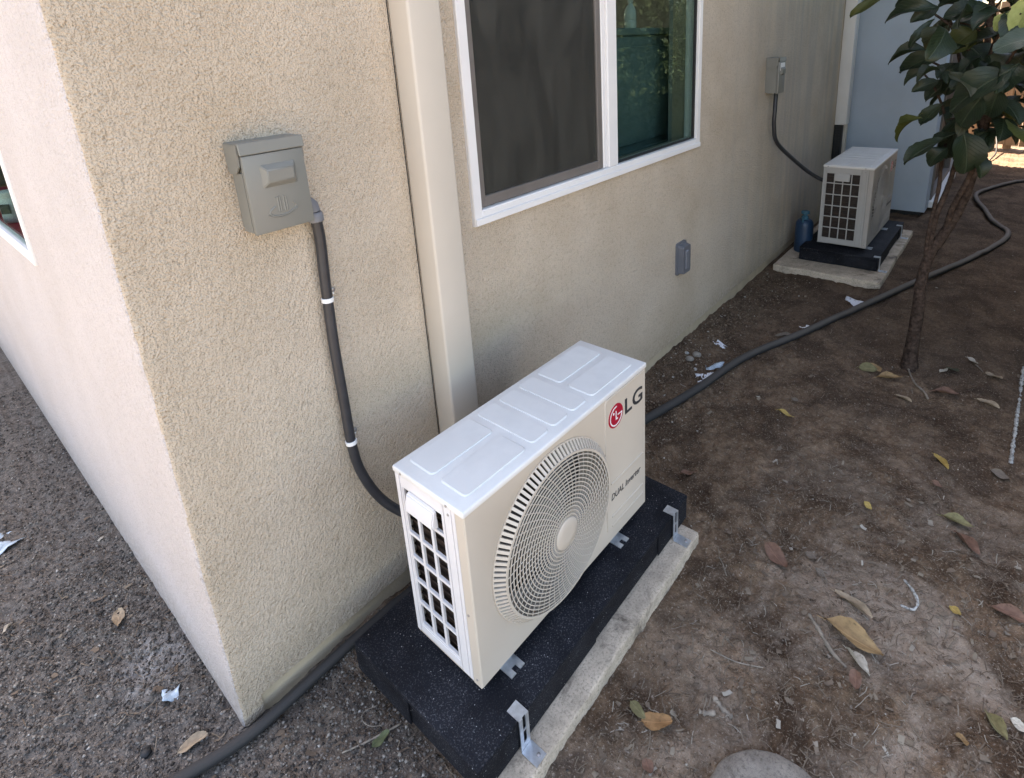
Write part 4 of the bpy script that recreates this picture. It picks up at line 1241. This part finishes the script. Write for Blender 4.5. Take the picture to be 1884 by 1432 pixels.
# rest of the crown
R_ = random.Random(21)
cnt = 0
while cnt < 230:
    z = R_.uniform(1.12, 2.0)
    s = 0.20 + 0.30 * min(1, (z - 1.0) / 0.5)
    p = Vector((2.93 + R_.gauss(0, 0.5) * s, -1.10 + R_.gauss(0, 0.5) * s, z))
    if p.x < 2.58 or (p.y > -0.93 - 0.25 * max(0, 1.45 - z) and z < 1.66): continue
    ang = math.atan2(p.y + 1.08, p.x - 2.93) + R_.gauss(0, 0.6)
    d = Vector((math.cos(ang), math.sin(ang), R_.uniform(-0.9, -0.15))).normalized()
    L = R_.uniform(0.07, 0.17)
    n_ = (Vector((0, 0, 1)) + Vector((R_.gauss(0, .4), R_.gauss(0, .4), 0))).normalized()
    put_leaf(leaf_lib[0 if R_.random() < 0.80 else (2 if R_.random() < 0.7 else 1)][R_.randrange(6)], p, p + d * L, L * R_.uniform(0.5, 0.75), n_, tree, TO)
    cnt += 1

# fallen leaves ------------------------------------------------------
DC = dict(ochre=(0.33, 0.21, 0.10), pale=(0.52, 0.46, 0.37), rust=(0.20, 0.11, 0.075), tan=(0.36, 0.27, 0.18), lime=(0.23, 0.20, 0.095), orange=(0.31, 0.165, 0.07), olive=(0.19, 0.165, 0.08), yellow=(0.42, 0.29, 0.09), brown=(0.19, 0.15, 0.115), dark=(0.075, 0.075, 0.04), green=(0.11, 0.125, 0.06))
dmat = {k: dead_leaf('dead_leaf_' + k, v) for k, v in DC.items()}
FALL = [
(1.129,-1.016,1.118,-1.157,0.055,'ochre','long','long ochre fallen leaf lying across the middle of the bare dirt'),
(1.09,-1.079,1.036,-1.141,0.03,'pale','long','pale cream leaf with its tip under the long ochre leaf'),
(1.034,-1.112,0.982,-1.124,0.026,'rust','oval','small rust brown leaf touching the pale cream leaf'),
(1.245,-1.016,1.222,-1.114,0.025,'tan','long','narrow folded tan leaf above the long ochre leaf'),
(1.304,-0.803,1.243,-0.885,0.045,'rust','oval','rust brown oval leaf alone on the dirt beside the near pad'),
(1.753,-1.213,1.75,-1.301,0.036,'lime','long','yellow green leaf lying just above a curled brown leaf'),
(1.703,-1.253,1.629,-1.322,0.036,'rust','long','curled brown leaf just below the yellow green leaf'),
(1.457,-1.361,1.455,-1.442,0.04,'rust','long','dull brown leaf cut by the right edge of the picture'),
(0.606,-0.75,0.647,-0.809,0.037,'orange','oval','orange brown leaf beside the concrete slab edge'),
(0.628,-0.707,0.613,-0.758,0.022,'olive','long','olive green leaf overlapping the orange brown leaf by the slab'),
(2.027,-0.604,2.023,-0.672,0.026,'yellow','oval','yellow leaf alone on the brown dirt past the near unit'),
(2.089,-1.156,2.025,-1.209,0.024,'yellow','long','bright yellow curled leaf near the ragged white rope'),
(2.101,-1.322,2.086,-1.379,0.044,'brown','oval','broad grey brown leaf at the foot of the white rope'),
(2.598,-0.798,2.625,-0.87,0.058,'olive','oval','dull olive leaf in the leaf cluster by the tree foot'),
(2.664,-0.828,2.616,-0.888,0.047,'ochre','oval','ochre leaf on top of the leaf cluster by the tree foot'),
(2.557,-0.882,2.592,-0.978,0.036,'ochre','long','long ochre leaf at the front of the cluster by the tree foot'),
(2.957,-1.187,2.896,-1.23,0.03,'pale','oval','pale leaf right of the tree on the far end of a long stalk'),
(2.823,-1.265,2.795,-1.327,0.042,'tan','oval','tan leaf right of the tree on the near end of the long stalk'),
(2.553,-1.095,2.566,-1.189,0.042,'rust','long','reddish brown leaf lying right of the thin root'),
(2.561,-1.253,2.535,-1.328,0.032,'tan','long','narrow tan leaf nearest the top end of the white rope'),
(2.433,-0.979,2.41,-1.039,0.024,'tan','long','slim tan leaf left of the reddish brown leaf'),
(2.744,-1.104,2.788,-1.131,0.022,'pale','oval','small pale leaf beside a dark green one right of the tree'),
(2.799,-1.122,2.769,-1.171,0.043,'dark','oval','dark green curled leaf lying right of the tree foot'),
(1.424,-0.447,1.452,-0.502,0.036,'rust','oval','red brown leaf just behind the far end of the near black pad'),
(1.924,-1.169,1.904,-1.201,0.026,'rust','oval','small red brown leaf below the bright yellow curled leaf'),
(1.667,-1.008,1.644,-1.032,0.019,'yellow','oval','tiny yellow leaf alone in the middle of the dark dirt'),
(1.395,-1.274,1.369,-1.299,0.021,'yellow','oval','small crumpled yellow leaf right of the white curl of bark'),
(1.134,-1.367,1.067,-1.406,0.03,'lime','long','green leaf with pale edge in the lower right corner'),
(1.028,-1.322,0.999,-1.34,0.02,'ochre','oval','small tan leaf left of the green leaf in the lower right'),
(1.139,-1.411,1.127,-1.446,0.022,'pale','oval','white papery leaf at the lower right edge'),
(1.347,-0.91,1.331,-0.943,0.028,'brown','oval','grey brown leaf scrap right of the rust brown oval leaf'),
(1.306,-0.949,1.286,-0.979,0.024,'brown','oval','second grey brown scrap just below the first grey scrap'),
(0.546,-0.795,0.523,-0.819,0.025,'rust','oval','rust leaf at the bottom edge beside the stepping stone'),
(-0.1,0.629,-0.117,0.555,0.031,'tan','oval','folded tan leaf alone on the grey soil left of the house'),
(-0.317,0.847,-0.339,0.815,0.013,'pale','long','thin white leaf scrap at the left edge of the grey soil'),
(-0.127,0.075,-0.064,0.058,0.03,'tan','long','dry tan leaf lying just left of the house corner by the hose'),
(0.17,-0.286,0.215,-0.293,0.025,'green','oval','small green leaf on a twig in front of the near black pad'),
(2.689,-0.38,2.713,-0.456,0.04,'brown','long','dark brown leaf beside the hose near the torn white paper'),
(2.161,-0.622,2.14,-0.658,0.024,'brown','oval','small dark leaf above the yellow leaf on the brown dirt')]
dlib = {}
for q, f in enumerate(FALL):
    key = (f[5], f[6])
    if key not in dlib:
        ov = 0.3 if f[6] == 'long' else 0.85
        dlib[key] = leaf_mesh('fallen_leaf', dmat[f[5]], ov, 0.35 if f[6] == 'long' else 0.2, 0.30, 40 + len(dlib), 0.05)
    x0, y0, x1, y1 = f[:4]
    za, zb = float(hgt(x0, y0)), float(hgt(x1, y1))
    b_, t_ = Vector((x0, y0, za + 0.007)), Vector((x1, y1, zb + 0.008))
    n_ = Vector((rnd.gauss(0, .18), rnd.gauss(0, .18), 1))
    o = put_leaf(dlib[key], b_, t_, f[4] * 1.05, n_, None, None, 'fallen_leaf')
    tag(o, f[7], 'leaf', 'fallen leaves on the ground')

# papers, plastic scraps, sticks ------------------------------------------------------
def sheet(name, pts, mat, label, cat, group=None, lift=0.006, wav=0.004, seed=1):
    R = random.Random(seed)
    P = [Vector((x, y, 0)) for x, y in pts]
    c = sum(P, Vector()) / 4
    bm = B()
    n = 8
    g = []
    ph = R.uniform(0, 6)
    for i in range(n + 1):
        row = []
        for j in range(n + 1):
            u, v = i / n, j / n
            p = P[0] * (1 - u) * (1 - v) + P[1] * u * (1 - v) + P[2] * u * v + P[3] * (1 - u) * v
            if i in (0, n) or j in (0, n): p = p + Vector((R.uniform(-1, 1), R.uniform(-1, 1), 0)) * (P[1] - P[0]).length * 0.035
            z = float(hgt(c.x, c.y)) + lift + wav * math.sin(4.5 * u + ph) + wav * 0.8 * math.sin(6 * v + ph * 2 + u * 3)
            row.append(bm.verts.new((p.x - c.x, p.y - c.y, z)))
        g.append(row)
    for i in range(n):
        for j in range(n): bm.faces.new((g[i][j], g[i + 1][j], g[i + 1][j + 1], g[i][j + 1]))
    o = obj(name, bm, mat, smooth='all')
    o.location = (c.x, c.y, 0)
    md = o.modifiers.new('thick', 'SOLIDIFY'); md.thickness = 0.0006
    return tag(o, label, cat, group)
G_ = 'printed paper scraps on the dirt'
sheet('paper_scrap', [(3.372, -0.562), (3.425, -0.565), (3.388, -0.667), (3.298, -0.632)], MT['paper'], 'torn white paper between the hose and the far slab', 'paper', G_, seed=2)
sheet('paper_scrap', [(2.863, -0.448), (2.908, -0.462), (2.913, -0.524), (2.853, -0.490)], MT['white'], 'small plain white scrap touching the hose', 'paper', G_, seed=3)
sheet('paper_scrap', [(2.441, -0.135), (2.493, -0.13), (2.444, -0.217), (2.398, -0.208)], MT['paper'], 'folded blue and white wrapper close to the wall', 'paper', G_, seed=4)
sheet('paper_scrap', [(2.101, -0.194), (2.175, -0.275), (2.107, -0.290), (2.04, -0.233)], MT['paper'], 'bright printed white label nearest the air conditioner beside the hose', 'paper', G_, seed=5)
sheet('paper_scrap', [(2.201, -0.200), (2.29, -0.264), (2.223, -0.275), (2.158, -0.225)], MT['plastic'], 'crumpled grey blue film behind the bright printed label', 'paper', G_, seed=6)
sheet('plastic_scrap', [(-0.33, 1.207), (-0.292, 1.369), (-0.248, 1.330), (-0.225, 1.245)], MT['plastic'], 'clear bluish plastic bag scrap at the left edge', 'plastic scrap', 'clear plastic scraps', wav=0.007, seed=7)
sheet('plastic_scrap', [(-0.101, 0.262), (-0.061, 0.252), (-0.079, 0.216), (-0.108, 0.229)], MT['plastic'], 'small crumpled blue plastic scrap near the house corner', 'plastic scrap', 'clear plastic scraps', wav=0.005, seed=8)
def rod(name, pts, r, mat, label, cat, group=None, lift=0.004, sub=6, jit=0.0):
    P = cat_rom([(x, y, float(hgt(x, y)) + lift) for x, y in pts], sub)
    R = random.Random(len(P) + int(abs(pts[0][0]) * 100))
    rr = [r * R.uniform(1 - jit, 1 + jit) * (1 if 0 < i < len(P) - 1 else 0.6) for i in range(len(P))]
    c = P[len(P) // 2].copy()
    bm = B(); tube(bm, [p - c for p in P], rr, 7)
    o = obj(name, bm, mat, smooth='all'); o.location = c
    return tag(o, label, cat, group)
rod('rope', [(2.985, -1.397), (2.80, -1.392), (2.661, -1.390), (2.55, -1.386), (2.431, -1.384), (2.30, -1.381), (2.201, -1.379)], 0.0058, MT['rope'], 'ragged white rope lying at the right edge of the dirt', 'rope', lift=0.004, sub=14, jit=0.6)
rod('stick', [(1.128, -0.977), (1.095, -1.015), (1.062, -1.052), (1.040, -1.092)], 0.0055, MT['twig'], 'flat grey stick beside the long ochre leaf', 'stick', jit=0.35)
rod('bark_curl', [(1.415, -1.161), (1.387, -1.186), (1.353, -1.203), (1.326, -1.196), (1.322, -1.166)], 0.0038, MT['rope'], 'thin white curl of bark on the dark dirt', 'bark', jit=0.3)
rod('wood_chip', [(0.764, -0.859), (0.755, -0.885), (0.752, -0.912)], 0.006, MT['twig'], 'split pale wood chip near the stepping stone', 'wood chip', jit=0.3)
rod('wood_chip', [(0.712, -0.845), (0.722, -0.862), (0.733, -0.878)], 0.006, MT['twig'], 'knobby wood chip left of the split pale chip', 'wood chip', jit=0.4)
rod('twig', [(0.118, -0.242), (0.16, -0.262), (0.205, -0.280), (0.246, -0.294)], 0.0022, MT['twig'], 'thin dry twig under the small green leaf before the pad', 'twig', jit=0.2)
rod('twig', [(0.235, -0.215), (0.205, -0.200), (0.190, -0.218), (0.196, -0.245), (0.215, -0.262)], 0.0012, MT['twig'], 'fine curled tendril of twig beside the near black pad', 'twig', jit=0.2)
rod('root', [(2.728, -0.982), (2.66, -1.00), (2.568, -1.033), (2.53, -1.07), (2.48, -1.09)], 0.0045, MT['twig'], 'thin root trailing from the tree foot', 'root', jit=0.25)
rod('stalk', [(2.905, -1.225), (2.87, -1.247), (2.82, -1.266)], 0.0025, MT['twig'], 'long dry stalk joining the pale and tan leaves', 'stalk')
rod('twig', [(1.162, -0.706), (1.14, -0.728), (1.108, -0.753)], 0.0016, MT['twig'], 'short pale twig beyond the corner of the near concrete slab', 'twig')
rod('twig', [(0.87, -0.805), (0.885, -0.87), (0.907, -0.935)], 0.0016, MT['twig'], 'long pale twig in the dirt beside the near concrete slab', 'twig')
def pebble(x, y, s, label, seed, mat):
    bm = B(); bmesh.ops.create_icosphere(bm, subdivisions=2, radius=1)
    R = random.Random(seed)
    a = [R.uniform(0.7, 1.1) for _ in range(3)]
    for v in bm.verts:
        v.co = Vector((v.co.x * a[0], v.co.y * a[1], v.co.z * 0.6)) * s * R.uniform(0.9, 1.06)
    o = obj('pebble', bm, mat, smooth='all'); o.location = (x, y, float(hgt(x, y)) + s * 0.4)
    return tag(o, label, 'pebble', 'pale pebbles near the wall')
pebble(2.248, -0.081, 0.012, 'small white pebble nearest the wall, beside the scraps', 1, MT['rope'])
pebble(2.268, -0.125, 0.022, 'largest pale pebble between the wall and the hose', 2, MT['stone'])
pebble(2.205, -0.116, 0.024, 'grey brown pebble in front of the largest pale one', 3, MT['stone'])
pebble(2.144, -0.174, 0.013, 'small pale pebble right behind the printed label', 4, MT['rope'])
pebble(-0.175, 0.143, 0.014, 'black lump on the grey soil left of the hose', 5, MT['gasket'])['group'] = 'lump'

bm = B()
prof = [(0.130, -0.02), (0.139, 0.0), (0.138, 0.018), (0.131, 0.028), (0.10, 0.031), (0.05, 0.032), (0.005, 0.032)]
lathe(bm, prof, 48)
for v in bm.verts: v.co += Vector((rnd.uniform(-1, 1), rnd.uniform(-1, 1), rnd.uniform(-1, 1))) * 0.0012
so = obj('stepping_stone', bm, MT['stone'], smooth='all'); so.location = (0.60, -1.06, -0.010)
tag(so, 'round grey concrete stepping stone cut by the bottom edge', 'stepping stone')

# ------------------------------------------------------------------ hedge and tree added out of view to shape light
def blocker(x0, x1, y0, y1, h, n, seed, label='added unseen leafy hedge along the far side of the yard'):
    R = np.random.RandomState(seed)
    e = empty('blocker', ((x0 + x1) / 2, (y0 + y1) / 2, 0), 0, label, 'blocker', 'unseen foliage added round the yard')  # unseen foliage added to darken window reflections and the far yard
    P = np.stack([R.uniform(x0, x1, n), y0 + (y1 - y0) * R.beta(1.2, 0.45, n), 0.05 + h * R.rand(n)], 1)
    P[:, 2] *= 0.82 + 0.36 * vn(P[:, 0], P[:, 1], 1.3, 5)
    P[:, 1] += 0.35 * (vn(P[:, 0], P[:, 2], 1.7, 6) - 0.5)
    s = R.uniform(0.035, 0.07, n)
    Q, _ = np.linalg.qr(R.normal(size=(n, 3, 3)))
    a, b = Q[:, 0] * s[:, None], Q[:, 1] * s[:, None] * 0.55
    V = np.stack([P - a, P + b, P + a, P - b], 1).reshape(-1, 3) - np.array(e.location)
    F = np.arange(4 * n).reshape(n, 4)
    o = link_mesh('foliage', np_mesh('foliage', V, F), island('blocker_leaf', [(0, (0.02, 0.035, 0.014)), (0.6, (0.04, 0.065, 0.024)), (1, (0.07, 0.095, 0.035))], 0.6), e)
    o['kind'] = 'stuff'
    bm = B(); box(bm, x0 + 0.1 - e.location.x, x1 - 0.1 - e.location.x, -0.02, 0.3, 0.02, h * 0.88); obj('opaque_core', bm, MT['corefill'], e)  # solid dark core added to stop light through the leaf gaps
    bm = B()
    for k in range(int((x1 - x0) / 0.6)):
        x = x0 + 0.3 + 0.6 * k - e.location.x
        tube(bm, [(x, 0, -0.05), (x + 0.05, 0.05, 0.8), (x - 0.06, -0.04, h * 0.8)], [0.03, 0.024, 0.01], 6)
    obj('stem', bm, MT['bark'], e)
def big_tree(x, y, label, seed, n, cen, rad):  # tree added out of view to keep sky light off the far yard
    R = np.random.RandomState(seed)
    e = empty('added_shade_tree', (x, y, 0), 0, label, 'tree', 'unseen trees added beyond the hedge')
    d = R.normal(size=(n, 3)); d /= np.linalg.norm(d, axis=1)[:, None]
    cl = R.normal(size=(46, 3)); cl /= np.linalg.norm(cl, axis=1)[:, None]; cl *= np.array(rad) * R.uniform(0.35, 0.9, (46, 1))
    P = cl[R.randint(0, 46, n)] + d * R.uniform(0.1, 0.62, (n, 1)) + np.array(cen)
    P = P[P[:, 2] > 2.15]; m = len(P)
    s = R.uniform(0.05, 0.10, m)
    Q, _ = np.linalg.qr(R.normal(size=(m, 3, 3)))
    a, b = Q[:, 0] * s[:, None], Q[:, 1] * s[:, None] * 0.55
    V = np.stack([P - a, P + b, P + a, P - b], 1).reshape(-1, 3) - np.array((x, y, 0))
    o = link_mesh('crown', np_mesh('crown', V, np.arange(4 * m).reshape(m, 4)), island('crown_leaf', [(0, (0.02, 0.035, 0.014)), (0.6, (0.04, 0.065, 0.024)), (1, (0.07, 0.095, 0.035))], 0.6), e)
    o['kind'] = 'stuff'
    bm = B(); tube(bm, [(0, 0, -0.1), (0.05, 0.03, 1.2), (-0.04, 0.1, 2.4), (0.1, 0.3, 3.6)], [0.14, 0.11, 0.09, 0.05], 10); obj('trunk', bm, MT['bark'], e)
big_tree(4.6, -2.6, 'added unseen tree beyond the hedge overhanging the yard', 8, 17000, (4.1, -2.0, 3.9), (1.9, 1.2, 1.2))
blocker(1.9, 5.2, -3.3, -2.25, 2.7, 26000, 4)
blocker(5.2, 9.15, -3.3, -2.25, 2.1, 24000, 5, 'added unseen lower leafy hedge along the far end of the yard')
blocker(-6, 0.3, 6.0, 7.2, 3.0, 30000, 6, 'added unseen dark hedge behind the concrete patio beyond the end wall')

# ------------------------------------------------------------------ fence
fence = empty('wooden_fence', (9.3, 0.8, 0), 0, 'weathered plank fence closing the far end of the yard', 'fence')
bm = B(); box(bm, 0, 0.02, -0.0665, 0.0665, 0.05, 1.8, 0.003); bo_ = bm
first = obj('board', bm, MT['wood'], fence)
first.location = (0, 0, 0)
for k in range(1, 26):
    o = first.copy(); COL.objects.link(o); o.parent = fence
    o.location = (rnd.uniform(-0.004, 0.004), -0.139 * k, rnd.uniform(-0.02, 0.01)); o.rotation_euler = (rnd.gauss(0, 0.004), 0, 0)
for z in (0.36, 1.45):
    bm = B(); box(bm, -0.042, -0.004, -3.55, 0.07, z, z + 0.085, 0.003); obj('rail', bm, MT['wood'], fence)
for y in (0.0, -1.9):
    bm = B(); box(bm, 0.022, 0.11, y - 0.045, y + 0.045, -0.1, 1.85, 0.004); obj('post', bm, MT['wood'], fence)
cb = cat_rom([(8.35, -0.99, 0.02), (8.75, -1.02, 0.05), (9.1, -0.98, 0.22), (9.24, -0.93, 0.42), (9.25, -0.9, 0.8)], 8)
bm = B(); tube(bm, cb, 0.009, 8); tag(obj('cable', bm, MT['gasket'], smooth='all'), 'thin dark cable slanting down the fence onto the sunlit ground', 'cable')
